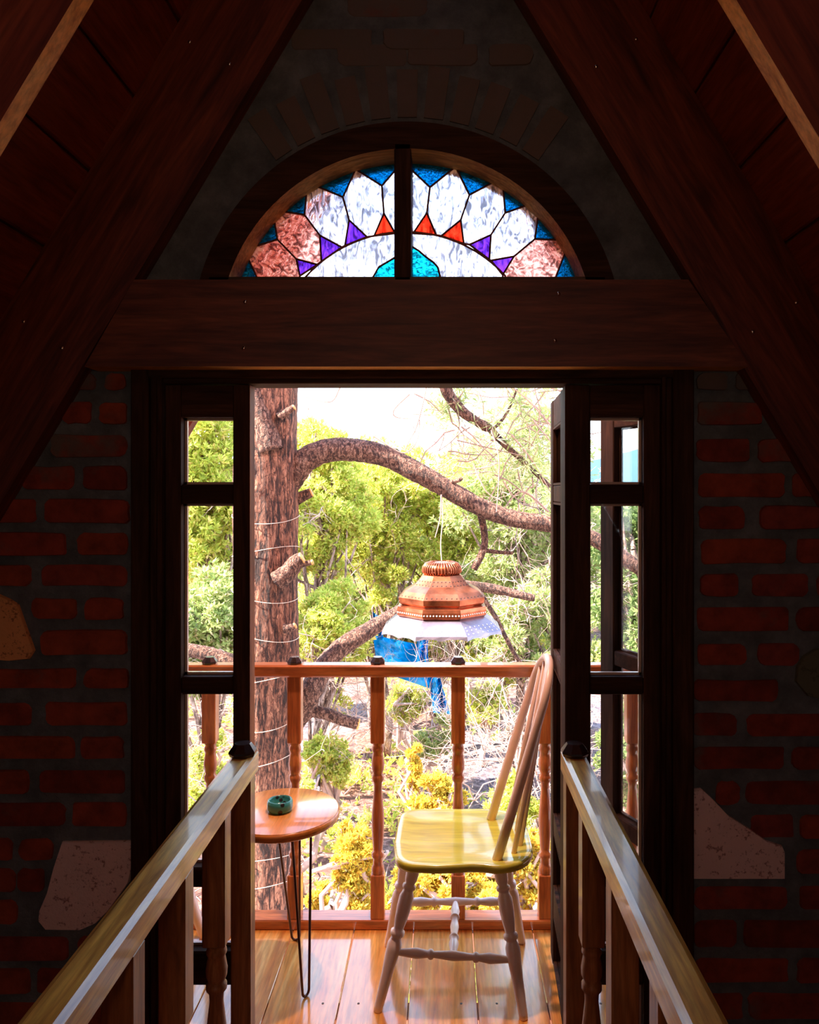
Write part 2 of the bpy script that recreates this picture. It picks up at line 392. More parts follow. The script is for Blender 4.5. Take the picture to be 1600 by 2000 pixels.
def tealmat():
    m, nt, b = newmat('teal_glaze_with_dark_pattern'); v = coords(nt)
    vo = nt.nodes.new('ShaderNodeTexVoronoi'); vo.inputs['Scale'].default_value = 42; nt.links.new(v, vo.inputs['Vector'])
    c = ramp(nt, vo.outputs['Distance'], [(.28, (.02, .02, .02)), (.36, (.04, .24, .22))])
    nt.links.new(c, b.inputs['Base Color']); b.inputs['Roughness'].default_value = .15; return m
M['teal'] = tealmat()

# ------------------------------------------------------------------ the brick gable wall
DW = 2.17                                          # front face of the wall
def roofX(side, z, kind='in'):                     # roof lines in the plane of the gable; z absolute
    off = {('l','in'): 1.201, ('l','out'): 1.506, ('r','in'): 1.028, ('r','out'): 1.347}[side, kind]
    zr = z-EYE
    return -off+.6*zr if side == 'l' else off-.6*zr
XM = -.0865
ACX, ACZ = XZ(795, 657, 2.15); RI, RO = 367*2.15/1500, 420*2.15/1500
zb = P(0, 540, 2.15).z                             # foot of the arch
def arc(R, z0, n=40):
    a0 = math.asin((z0-ACZ)/R)
    return [(ACX+R*math.cos(a), ACZ+R*math.sin(a)) for a in np.linspace(math.pi-a0, a0, n)]
xl = P(281, 0, DW).x; xr = P(1330, 0, DW).x
ztop = P(0, 728, DW).z
w = MB()
ap = (XM, EYE+(1.506+XM)/.6)
hole = arc(RO-.01, zb, 40)
poly = [(roofX('l', zb, 'out'), zb)]+hole+[(roofX('r', zb, 'out'), zb), ap]
w.prism_y(poly, DW, DW+.15, 0)
w.prism_y([(roofX('l', ztop, 'out'), ztop), (roofX('r', ztop, 'out'), ztop), (roofX('r', zb, 'out'), zb), (roofX('l', zb, 'out'), zb)], DW, DW+.15, 0)
w.prism_y([(roofX('l', 0, 'out'), 0), (xl, 0), (xl, ztop), (roofX('l', ztop, 'out'), ztop)], DW, DW+.15, 0)
w.prism_y([(xr, 0), (roofX('r', 0, 'out'), 0), (roofX('r', ztop, 'out'), ztop), (xr, ztop)], DW, DW+.15, 0)
rg = random.Random(4)
def brick(x0, x1, z0, z1, depth=.007):             # one irregular brick face standing proud of the joints
    if x1-x0 < .02: return
    c = []; j = lambda a: rg.uniform(-a, a)
    rr = min(.016, (x1-x0)*.3)
    cor = [(x0, z0), (x1, z0), (x1, z1), (x0, z1)]
    sg = [(1, 1), (-1, 1), (-1, -1), (1, -1)]
    for i, ((x, z), (a, b)) in enumerate(zip(cor, sg)):
        r = rr*rg.uniform(.35, 1.3)
        p = [(x+j(.002), z+b*r), (x+a*r*.35, z+b*r*.35), (x+a*r, z+j(.002))]
        if i % 2: p = p[::-1]
        c += p
        x2, z2 = cor[(i+1) % 4]; c.append(((x+x2)/2+j(.003), (z+z2)/2+j(.003)))
    n = len(c); cx = sum(p[0] for p in c)/n; cz = sum(p[1] for p in c)/n; d = depth*rg.uniform(.4, 1.3)
    inn = [(cx+(x-cx)*.97, cz+(z-cz)*.92) for x, z in c]
    vs = [(x, DW+.002, z) for x, z in c]+[(x, DW-d, z) for x, z in inn]
    w.add(vs, [list(range(n, 2*n))]+[[i, (i+1) % n, (i+1) % n+n, i+n] for i in range(n)], 1)
L_ROWS = [(728,762,[(205,246)]),(785,828,[(195,248),(120,180)]),(848,893,[(98,250)]),(910,957,[(42,145),(162,248)]),(975,1022,[(88,255)]),
 (1040,1085,[(-20,130),(150,250)]),(1103,1145,[(-120,62),(80,250)]),(1168,1210,[(62,152),(166,242)]),
 (1230,1280,[(80,250)]),(1305,1345,[(-60,150),(165,252)]),(1371,1418,[(-120,62),(88,250)]),
 (1437,1482,[(-90,148),(158,243)]),(1503,1550,[(-120,58),(75,246)]),(1567,1615,[(-80,130),(142,248)]),
 (1637,1680,[(-90,26),(38,105)]),(1695,1742,[(-120,32),(35,88)]),(1757,1805,[(-60,36)]),
 (1828,1875,[(-60,135),(150,258)]),(1890,1940,[(-110,60),(72,230)]),(1957,2003,[(-30,110),(125,250)])]
R_ROWS = [(728,762,[(1360,1420)]),(785,830,[(1362,1490)]),(857,903,[(1360,1465),(1480,1560)]),(924,972,[(1362,1534),(1548,1600)]),
 (988,1034,[(1364,1456),(1482,1600)]),(1052,1102,[(1368,1537),(1556,1700)]),(1120,1165,[(1368,1442),(1468,1580),(1595,1720)]),
 (1185,1233,[(1360,1542),(1555,1690)]),(1257,1300,[(1362,1460),(1480,1560)]),(1327,1370,[(1352,1520)]),
 (1393,1438,[(1354,1440),(1458,1620)]),(1457,1503,[(1352,1533),(1546,1690)]),(1525,1572,[(1398,1445),(1455,1620)]),
 (1590,1637,[(1465,1550),(1562,1690)]),(1658,1706,[(1555,1700)]),(1730,1776,[(1355,1540),(1560,1700)]),
 (1797,1850,[(1355,1438),(1452,1640)]),(1870,1918,[(1355,1540),(1556,1700)]),(1938,1990,[(1360,1450),(1460,1620)])]
sW = F_PX/DW
def pw(x, y): return ((x-CX)/sW, EYE+(CY-y)/sW)
for rows, sgn in ((L_ROWS, -1), (R_ROWS, 1)):
    for y0, y1, xs in rows:
        zt = pw(0, y0)[1]
        for x0, x1 in xs:
            a, z1 = pw(x0, y0); b, z0 = pw(x1, y1); brick(a, b, z0, z1)
        # the course goes on beyond the frame up to the roof
        x = (min(p[0] for p in xs)-16) if sgn < 0 else (max(p[1] for p in xs)+16)
        lim = roofX('l' if sgn < 0 else 'r', zt, 'out')
        while True:
            ln = rg.choice([95, 165, 170])
            a, b = (x-ln, x) if sgn < 0 else (x, x+ln)
            A_, z1 = pw(a, y0); B_, z0 = pw(b, y1)
            if (sgn < 0 and A_ < lim) or (sgn > 0 and B_ > lim): break
            if not (y0 in (1168, 1230, 1257, 1327) or (y0 in (1637,1695,1757) and sgn < 0 and b > 20)): brick(A_, B_, z0, z1)
            x = x-ln-16 if sgn < 0 else x+ln+16
# radial bricks over the arch, then level courses up to the ridge
for k in range(21):
    a = math.radians(22+k*6.8); r0, r1 = RO+.02, RO+.02+rg.uniform(.13, .17); da = math.radians(2.5)
    c = [(ACX+r*math.cos(t), ACZ+r*math.sin(t)) for r, t in ((r0, a-da), (r0, a+da), (r1, a+da*.9), (r1, a-da*.9))]
    if min(z for x, z in c) < zb+.01 or min(x for x, z in c) < roofX('l', c[2][1]) or max(x for x, z in c) > roofX('r', c[2][1]): continue
    n = 4; vs = [(x, DW+.002, z) for x, z in c]+[(x, DW-.005, z) for x, z in c]
    w.add(vs, [[4,5,6,7]]+[[i, (i+1) % n, (i+1) % n+n, i+n] for i in range(n)], 1)
z = ACZ+RO+.21; row = 0
while z < ap[1]-.25:
    x = roofX('l', z)+.02+(row % 2)*.1
    while x+.23 < roofX('r', z+.06): brick(x, x+.23, z, z+.062, .004); x += .26
    z += .095; row += 1
z = zb+.03
while z < ACZ+RO+.2:                               # haunches beside the arch
    dz = max(z+.06-ACZ, 0); half = math.sqrt(max((RO+.2)**2-dz*dz, 0))
    for s_ in (-1, 1):
        x = ACX+s_*half
        lim = roofX('l' if s_ < 0 else 'r', z+.06)
        while abs(lim-x) > .12 and (lim-x)*s_ > 0:
            ln = min(.2, abs(lim-x)-.02); brick(min(x, x+s_*ln), max(x, x+s_*ln), z, z+.062, .004); x += s_*(ln+.03)
    z += .095
wall = w.build('wall_front', [M['mortar'], M['brick']], kind='structure')
def slab(name, pts, mat, label, d0=DW-.014):
    m = MB(); poly = [pw(*p) for p in pts]; n = len(poly)
    cx = sum(p[0] for p in poly)/n; cz = sum(p[1] for p in poly)/n
    inn = [(cx+(x-cx)*.975, cz+(z-cz)*.975) for x, z in poly]
    vs = [(x, DW+.005, z) for x, z in poly]+[(x, DW-.006, z) for x, z in poly]+[(x, d0, z) for x, z in inn]
    fs = [list(range(2*n, 3*n)), list(range(n-1, -1, -1))]
    for k in (0, n): fs += [[i+k, (i+1) % n+k, (i+1) % n+n+k, i+n+k] for i in range(n)]
    m.add(vs, fs); o = m.build('wall_stone', mat); center(o)
    return tag(o, label, 'stone', 'stones set into the brick gable wall')
slab('a', [(262,1640),(262,1690),(255,1720),(215,1775),(190,1800),(160,1813),(92,1812),(78,1795),(80,1775),(95,1740),(108,1690),(124,1642)], M['tuff'],
     'pale pink pitted stone block set in brick wall behind the left handrail')
slab('b', [(-30,1150),(0,1160),(22,1170),(38,1180),(52,1220),(70,1270),(60,1286),(20,1290),(-40,1285)], M['ochre'],
     'ochre stone lump in the brick wall at the left edge of the photo')
slab('c', [(1345,1541),(1368,1538),(1385,1553),(1420,1590),(1460,1615),(1495,1640),(1526,1650),(1531,1662),(1531,1714),(1345,1714)], M['tuff'],
     'pink stone wedge with curved upper edge set in brick right of the doorway')
slab('d', [(1555,1300),(1568,1280),(1590,1267),(1630,1262),(1690,1300),(1680,1350),(1620,1368),(1575,1358),(1552,1330)], M['greenst'],
     'dark greenish rounded stone in brick wall at the right edge of the photo')

# ------------------------------------------------------------------ roof: planks and rafters
def slope(side, off, z):                           # x on a roof line, z absolute
    return -off+.6*(z-EYE) if side == 'l' else off-.6*(z-EYE)
for side in 'lr':
    off = 1.506 if side == 'l' else 1.347; s = -1 if side == 'l' else 1
    zs0 = EYE+(P(0, 186 if side == 'l' else 179, 2.11).z-EYE)
    step = .2075
    z = zs0
    while z > -.1: z -= step
    m = MB(); nrm = Vector((s*math.cos(A), 0, math.sin(A))); up = Vector((-s*math.sin(A), 0, math.cos(A)))
    ztopr = EYE+(off+s*XM*1)/.6 if side == 'l' else EYE+(off-XM)/.6
    ztopr = EYE+(1.506+XM)/.6
    while z < ztopr-.01:
        z1 = min(z+step, ztopr)
        p0 = Vector((slope(side, off, z), 0, z))+up*.0035; p1 = Vector((slope(side, off, z1), 0, z1))-up*.0035
        b = .006
        prof = [p0+nrm*b, p0+up*b, p1-up*b, p1+nrm*b, p1+nrm*.022, p0+nrm*.022]
        m.prism(prof, (0, -2.5, 0), (0, 3.22, 0), 0)
        z = z1
    q0 = Vector((slope(side, off, -.1), 0, -.1))+nrm*.02; q1 = Vector((slope(side, off, ztopr), 0, ztopr))+nrm*.02
    m.prism([q0, q1, q1+nrm*.05, q0+nrm*.05], (0, -2.5, 0), (0, 3.22, 0), 1)
    m.build('ceiling' if side == 'l' else 'ceiling', [M['plank'], M['roofout']], kind='structure')
def rafter(side, y0, y1, label, screws=None):
    i = 1.201 if side == 'l' else 1.028; o_ = 1.506 if side == 'l' else 1.347
    za = EYE+(i+ (XM if side == 'l' else -XM))/.6; zo = EYE+(o_+(XM if side == 'l' else -XM))/.6
    g = .0005 if side == 'l' else -.0005
    poly = [(slope(side, i, 0), 0), (XM-g, za), (XM-g, zo-.004), (slope(side, o_-.001, 0), 0)]
    t = MB(); t.prism_y(poly, y0, y1, 0)
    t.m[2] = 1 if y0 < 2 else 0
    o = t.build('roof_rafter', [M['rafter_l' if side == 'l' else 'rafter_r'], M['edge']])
    c = Vector((slope(side, (i+o_)/2, 0), (y0+y1)/2, 0))
    o.data.transform(Matrix.Translation(-c)); o.location = c
    tag(o, label, 'rafter', 'sloping roof rafters')
    if screws:
        for px, py in screws:
            p = P(px, py, y0); q = MB(); q.lathe([(.0058, 0), (.005, .0022), (.0, .003)], (p.x, y0+.0005, p.z), direc=(0, -1, 0), n=10)
            q.build('screw_head', M['screw'], o)
    return o
rafter('l', 2.11, 2.169, 'left sloping beam lying flat against the brick gable wall', [(448,125),(370,82),(46,628),(121,680)])
rafter('r', 2.11, 2.169, 'right sloping beam lying flat against the brick gable wall', [(1165,130),(1243,76),(1556,591),(1471,648)])
rafter('l', 1.385, 1.43, 'near left rafter with its lit underside crossing the top left corner')
rafter('r', 1.345, 1.39, 'near right rafter with its lit underside crossing the top right corner')
rafter('l', 3.14, 3.20, 'outer rafter of the balcony roof, seen in the top left pane')
rafter('r', 3.14, 3.20, 'outer rafter of the balcony roof, on the right side')

# lintel beam
t = MB(); d = 2.085
t.prism([P(165,716,d), P(1462,716,d), P(1345,546,d), P(262,546,d)], (0, 0, 0), (0, .084, 0), 0); t.m[2] = 1  # underside in amber: light from below put into the colour
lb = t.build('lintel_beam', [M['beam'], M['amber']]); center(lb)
tag(lb, 'broad horizontal wooden beam over the doorway, under the arched window', 'beam')
for px, py in ((479,590),(476,680),(1091,574),(1084,665)):
    p = P(px, py, d); q = MB(); q.lathe([(.0062, 0), (.0055, .0022), (.0, .003)], (p.x, d+.0005, p.z), direc=(0, -1, 0), n=10)
    q.build('screw_head', M['screw'], lb)

# ------------------------------------------------------------------ fanlight
fan = empty('window_1', (ACX, 2.2, zb), kind='structure')
m = MB(); out = arc(RO, zb-.02, 48); inn = arc(RI, zb-.02, 48)
n = len(out)
for y0, y1 in ((2.15, 2.30),):
    vs = [(x, y0, z) for x, z in out]+[(x, y0, z) for x, z in inn]+[(x, y1, z) for x, z in out]+[(x, y1, z) for x, z in inn]
    fs = []
    for i in range(n-1):
        fs += [[i, i+1, n+i+1, n+i], [2*n+i, 3*n+i, 3*n+i+1, 2*n+i+1], [i, 2*n+i, 2*n+i+1, i+1], [n+i, n+i+1, 3*n+i+1, 3*n+i]]
    fs += [[0, n, 3*n, 2*n], [n-1, 3*n-1, 4*n-1, 2*n-1]]
    m.add(vs, fs, 0, False)
    for i in range(n-1): m.m[i*4+3] = 1  # soffit faces amber, daylight through the glass painted in
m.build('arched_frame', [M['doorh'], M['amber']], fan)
m = MB(); xa, xb = P(770,0,2.15).x, P(803,0,2.15).x
m.box(xa, xb, 2.15, 2.30, zb-.02, ACZ+RI+.015, 0, .003); m.build('mullion', M['door'], fan)
m = MB(); m.box(ACX-RI-.03, ACX+RI+.03, 2.15, 2.32, zb-.025, zb+.0, 0, .002); m.build('sill', M['fan'], fan)
DG = 2.25
G = {}
G['blue'] = art_glass('blue_art_glass', (.02, .27, .46), 1.0, .2, sc_=(60, 60, 110))
G['clear'] = art_glass('clear_rippled_glass', (.80, .78, .86), 1.0, .3)
G['pink'] = art_glass('eave_pink_glass', (.86, .50, .45), 1.0, .45, sc_=(30, 30, 34))  # clear glass; pink of the eave behind it is put into the colour
G['violet'] = art_glass('violet_art_glass', (.30, .12, .62), .7, .4)
G['red'] = art_glass('red_art_glass', (.90, .13, .07), .7, .4)
G['teal'] = art_glass('teal_art_glass', (.05, .52, .62), .8, .3, sc_=(40, 40, 60))
tips = [(477,488),(533,410),(601,357),(695,331),(787,316),(890,326),(981,347),(1055,392),(1113,470)]
vals = [(542,468),(595,420),(670,385),(746,363),(840,366),(917,381),(987,416),(1045,467)]
apx = [(579,506),(625,460),(682,430),(750,417),(834,416),(900,430),(959,459),(1004,501)]
bl = [(586,539),(628,511),(674,480),(731,461),(807,456),(862,461),(917,478),(959,509)]
br = [(620,517),(668,483),(717,463),(772,456),(852,459),(906,476),(956,507),(982,537)]
gx, gz = ACX*DG/2.15, EYE+(ACZ-EYE)
def gp(p): v = P(p[0], p[1], DG); return (v.x, v.z)
def bow(a, b, k=.12):                              # slightly curved edge
    k = 0
    ax, ay = a; bx, by = b; dx, dy = bx-ax, by-ay
    return [(ax+dx*t-dy*k*4*t*(1-t), ay+dy*t+dx*k*4*t*(1-t)) for t in (0, .25, .5, .75)]
pieces = []
cx0, cy0, R0 = 795, 648, 355                       # outer circle, seen at the glass plane
def opt(p, R=R0):
    a = math.atan2(cy0-p[1], p[0]-cx0); return (cx0+R*math.cos(a), cy0-R*math.sin(a))
YB = 548
# petals
for k in range(9):
    T = tips[k]
    if k == 0: poly = [T]+bow(T, vals[0], .05)[1:]+bow(vals[0], apx[0], .06)+bow(apx[0], bl[0], .05)+[bl[0], (586,YB), (505,YB)]
    elif k == 8: poly = [T, (1083,YB), (982,YB), br[7]]+bow(br[7], apx[7], .05)[1:]+bow(apx[7], vals[7], .06)+[vals[7]]
    else:
        poly = [T]+bow(T, vals[k], .04)[1:]+bow(vals[k], apx[k], .08)+bow(apx[k], bl[k], .06)+[bl[k]]+\
               [br[k-1]]+bow(br[k-1], apx[k-1], .06)[1:]+bow(apx[k-1], vals[k-1], .08)+bow(vals[k-1], T, .04)
    pieces.append((poly, ['pink','pink','clear','clear','clear','clear','clear','clear','pink'][k]))
for k in range(8):
    a0 = math.atan2(cy0-tips[k][1], tips[k][0]-cx0); a1 = math.atan2(cy0-tips[k+1][1], tips[k+1][0]-cx0)
    ar = [(cx0+(R0+14)*math.cos(a), cy0-(R0+14)*math.sin(a)) for a in np.linspace(a0, a1, 6)]
    pieces.append((ar+[tips[k+1], vals[k], tips[k]], 'blue'))
pieces.append(([tips[0], (505,YB), (420,YB), (452,490)], 'blue'))
pieces.append(([tips[8], (1145,470), (1165,YB), (1083,YB)], 'blue'))
for k in range(8):
    pieces.append(([apx[k]]+bow(apx[k], bl[k], .05)[1:]+[bl[k], br[k]]+bow(br[k], apx[k], .05)[1:], ['violet','violet','violet','red','red','red','violet','violet'][k]))
inner = [(793+262*math.cos(a), 715-262*math.sin(a)) for a in np.linspace(math.radians(139), math.radians(42), 24)]
hillL = [(725,YB),(740,522),(772,503)]; hillR = [(802,480),(818,490),(832,502),(846,512),(855,522),(862,YB)]
pieces.append(([(600,YB)]+[p for p in inner if p[0] < 786]+[(786,500)]+hillL[::-1], 'clear'))
pieces.append(([(786,500)]+[p for p in inner if p[0] >= 786]+[(985,YB)]+hillR[::-1], 'clear'))
pieces.append((hillL+[(786,495),(786,YB)], 'teal')); pieces.append(([(786,YB),(786,480)]+hillR, 'teal'))
came = MB()
for i, (poly, c) in enumerate(pieces):
    q = [gp(p) for p in poly]
    g = MB(); g.prism_y(q, DG, DG+.003, 0); o = g.build('glass_piece', G[c], fan)
    o['label'] = {'blue': 'deep blue hammered glass', 'clear': 'clear rippled glass', 'pink': 'clear rippled glass, pink of the eave behind put into its colour', 'violet': 'violet glass', 'red': 'red glass', 'teal': 'teal glass'}[c]
    pts = [Vector((x, DG-.001, z)) for x, z in q]; pts.append(pts[0])
    for a, b in zip(pts[:-1], pts[1:]):
        if (b-a).length > .002: came.tube([a, b], .0029, 6, cap=False)
came.build('lead_came', M['lead'], fan)

# ------------------------------------------------------------------ door frame and leaves
def X(px, d=DW): return (px-CX)*d/F_PX
def Z(py, d=DW): return EYE+(CY-py)*d/F_PX
D1, D2 = 2.165, 2.235
fr = MB()
for a, b in ((263, 297), (1310, 1350)): fr.box(X(a), X(b), 2.140, 2.30, 0, Z(722), 0, .004)      # outer casing
for a, b in ((297, 312), (1297, 1310)): fr.box(X(a), X(b), 2.152, 2.26, 0, Z(735), 0, .004)
for a, b in ((312, 322), (1289, 1297)): fr.box(X(a), X(b), 2.145, 2.25, 0, Z(735), 0, .003)
fr.box(X(263), X(1350), 2.145, 2.32, Z(741), Z(719), 1, .004)
fr.box(X(300), X(1308), 2.158, 2.26, Z(750), Z(738), 1, .003)
fr.build('trim_1', [M['door'], M['doorh']], kind='structure')
th = MB(); th.box(X(263), X(1350), 2.15, 2.27, -.04, .001, 0, .001); th.build('trim_2', M['doorh'], kind='structure')

PZ = [(815, 946), (984, 1322), (1356, 1694), (1733, 1858), (1924, 2032)]    # pane rows, in the plane of the doorway
def leaf(name, o0, ux, width, st_l, st_r, thick=.05, handle=False):
    """o0: world point of the lower start corner, ux: unit direction of the width, stiles st_l / st_r."""
    root = empty(name, o0, kind='structure')
    ux = Vector(ux).normalized(); uy = Vector((0, 0, 1)).cross(ux); R = Matrix((ux, uy, Vector((0, 0, 1)))).transposed().to_4x4()
    def place(mb): mb.v = [tuple(Vector(o0)+R.to_3x3() @ Vector(v)) for v in mb.v]; return mb
    zt = Z(752)-o0[2]; zz = [(Z(b)-o0[2], Z(a)-o0[2]) for a, b in PZ]
    m = MB(); m.box(0, st_l, 0, thick, 0, zt, 0, .003); m.box(width-st_r, width, 0, thick, 0, zt, 0, .003)
    if name == 'door_1': m.box(width, width+.0012, .003, thick-.003, 0, zt, 1)
    place(m).build('stile', [M['door'], M['doorside']], root)
    m = MB(); m.box(st_l, width-st_r, .002, thick-.002, zz[0][1], zt-.001, 0, .002)
    for k in range(4): m.box(st_l, width-st_r, .002, thick-.002, zz[k+1][1], zz[k][0], 0, .004)
    m.box(st_l, width-st_r, .002, thick-.002, 0.001, zz[4][0], 0, .003)
    place(m).build('rail', M['doorh'], root)
    for z0, z1 in zz:
        m = MB(); m.box(st_l-.004, width-st_r+.004, thick*.5, thick*.5+.004, z0-.004, z1+.004, 0); place(m).build('glass_pane', M['glass'], root)
    m = MB(); bd = .007
    for z0, z1 in zz:
        for a, b, c, d_ in ((st_l, st_l+bd, z0, z1), (width-st_r-bd, width-st_r, z0, z1), (st_l, width-st_r, z0, z0+bd), (st_l, width-st_r, z1-bd, z1)):
            m.box(a, b, thick*.5+.005, thick*.5+.016, c, d_, 0)
    place(m).build('glazing_bead', M['chairw'] if name in ('door_1', 'door_2') else M['door'], root)
    return root
x0 = X(322, D1); x1 = X(487, D1)
leaf('door_1', (x0, D1, .02), (1, 0, 0), x1-x0, X(353, D1)-x0, x1-X(455, D1), .06)
x0 = X(1104, D1); x1 = X(1290, D1)
leaf('door_2', (x0, D1, .02), (1, 0, 0), x1-x0, X(1153, D1)-x0, x1-X(1258, D1), .05)
# two leaves folded open on the right, standing out over the balcony
a = Vector((.379, 2.225, .02)); b = Vector((.395, 2.60, .02)); leaf('door_3', a, b-a, (b-a).length, .07, .07, .035)
a = Vector((.528, 2.60, .02)); b = Vector((.674, 2.25, .02)); leaf('door_4', a, b-a, (b-a).length, .075, .075, .035)

# ------------------------------------------------------------------ turned balusters and the two inside handrails
TP = [(0,.95),(.02,.72),(.04,.86),(.06,.9),(.08,.74),(.10,.8),(.16,.95),(.2,.92),(.24,.68),(.255,.9),(.285,.9),(.31,.64),(.36,.60),(.45,.74),
      (.55,.90),(.62,.94),(.7,.88),(.8,.72),(.83,.68),(.84,.9),(.87,.92),(.885,.70),(.93,.70),(.95,.9),(.975,.95),(1,.85)]
def turned(mb, x, y, z0, zlo, zup, z1, w):
    h = w/2
    mb.box(x-h, x+h, y-h, y+h, zup, z1, 0, .003); mb.box(x-h, x+h, y-h, y+h, z0, zlo, 0, .003)
    mb.lathe([(h*.7, zlo-.012)]+[(h*r, zup-(zup-zlo)*t) for t, r in TP][::-1]+[(h*.7, zup+.012)], (x, y, 0), n=18)
def cap(mb, x, y, z, r, h):
    q = math.pi/8
    mb.lathe([(r*.9*1.08, z), (r*1.08, z+h*.25), (r*1.05, z+h*.4), (r*.62, z+h), (0, z+h)], (x, y, 0), n=8, smooth=False, a0=q)
def handrail(xa, xb, ys, label, y_end=2.145, y_start=.25):
    xc = (xa+xb)/2; zt = EYE-.72; root = empty('stair_handrail', (xc, (ys[-1]+y_end)/2, 0), label, 'handrail', 'indoor handrails flanking the passage to the door')
    m = MB(); c = .007; h = .062
    prof = [(xa, zt-h+c), (xa+c, zt-h), (xb-c, zt-h), (xb, zt-h+c), (xb, zt-c), (xb-c*1.6, zt), (xa+c*1.6, zt), (xa, zt-c)]
    m.prism_y(prof, y_start, y_end); m.build('handrail', M['rail'], root)
    m = MB(); m.box(xc-.027, xc+.027, 2.075, 2.129, 0, zt-h+.001, 0, .003); nw = m.build('newel_post', M['newel'], root)
    m = MB(); cap(m, xc, 2.10, zt-.001, .036, .034); m.build('post_cap', M['cap'], root)
    for y in ys:
        m = MB(); turned(m, xc, y+.0275, 0, .10, .49, zt-h+.001, .055); m.build('baluster', M['newel'], root)
    return root
handrail(-.583, -.519, (1.83, 1.55, 1.29, 1.02, .75, .48), 'left wooden handrail with turned balusters leading towards the doorway')
handrail(.325, .388, (1.83, 1.51, 1.18, .86, .55), 'right wooden handrail with turned balusters leading towards the doorway')

# ------------------------------------------------------------------ interior floor, back wall
m = MB(); m.box(-2.45, 2.3, -2.5, 2.26, -.06, 0, 0); m.build('floor', M['plank'], kind='structure')
m = MB(); m.prism_y([(-2.45, 0), (2.3, 0), (XM, ap[1])], -2.56, -2.5, 0); m.build('wall_back', M['mortar'], kind='structure')

# ------------------------------------------------------------------ balcony
DR = 2.79; sR = F_PX/DR
dk = MB(); seams = [-1.84,-1.62,-1.405,-1.19,-.975,-.76,-.545,-.325,-.111,.102,.318,.533,.75,.965,1.18,1.4]
for a, b in zip(seams[:-1], seams[1:]):
    dk.box(a+.0016, b-.0016, 2.272, 2.90, -.03, 0, 0, .002)
dk.box(-1.84, 1.4, 2.34, 2.42, -.13, -.031, 1, 0); dk.box(-1.84, 1.4, 2.80, 2.88, -.13, -.031, 1, 0)
for x in (-.76, -.325, .102, .533):
    for xx in (-.05, .06):
        for y in (2.37, 2.84): dk.lathe([(.004, .0), (.004, .0006), (0, .0007)], (x+xx, y, 0), n=8, mi=2)
bf = dk.build('balcony_floor', [M['deck'], M['bpost'], M['cap']], kind='structure')
rail = empty('balcony_railing', (-.2, DR, 0), 'reddish brown balcony railing with turned posts and small dark caps', 'railing')
m = MB(); zt = Z(1296, DR); zl = Z(1320, DR); c = .006
prof = [(DR-.03, zl+c), (DR-.03+c, zl), (DR+.03-c, zl), (DR+.03, zl+c), (DR+.03, zt-c), (DR+.03-c, zt), (DR-.03+c, zt), (DR-.03, zt-c)]
m.prism([Vector((0, y, z)) for y, z in prof], (-1.62, 0, 0), (1.26, 0, 0)); m.build('top_rail', M['brail'], rail)
m = MB(); m.box(-1.62, 1.26, DR-.025, DR+.05, .0, .035, 0, .004); m.build('bottom_rail', M['brail'], rail)
for px in (90, 250, 410, 576, 738, 895, 1065, 1236, 1330):
    x = (px-CX)/sR
    m = MB(); turned(m, x, DR+.006, .034, Z(1706, DR), Z(1450, DR), zl+.001, .050); po = m.build('baluster', M['bpost'], rail)
    m = MB(); cap(m, x, DR, zt-.001, .026, .026); m.build('post_cap', M['cap'], po)

# made-up lamp outside the gable, above the arch, added to warm the balcony
pl = empty('fill_lamp', (XM, 2.40, 3.02), 'added fill lamp, out of view on the outer gable wall above the arched window', 'lamp')
m = MB(); m.lathe([(.045, 0), (.05, .012), (.02, .02), (.018, .05)], (XM, 2.325, 3.05), direc=(0, 1, 0), n=20); m.build('fill_lamp_bracket', M['cap'], pl)
m = MB(); m.lathe([(.09, 2.98), (.07, 3.03), (.03, 3.07), (.0, 3.075)], (XM, 2.40, 0), n=24); m.build('fill_lamp_shade', M['copper'], pl)
light('balcony_fill_light', 'POINT', 115.0, (1.0, 0.62, 0.46), (XM, 2.40, 2.955), (0, 0, -1), shadow_soft_size=0.035)

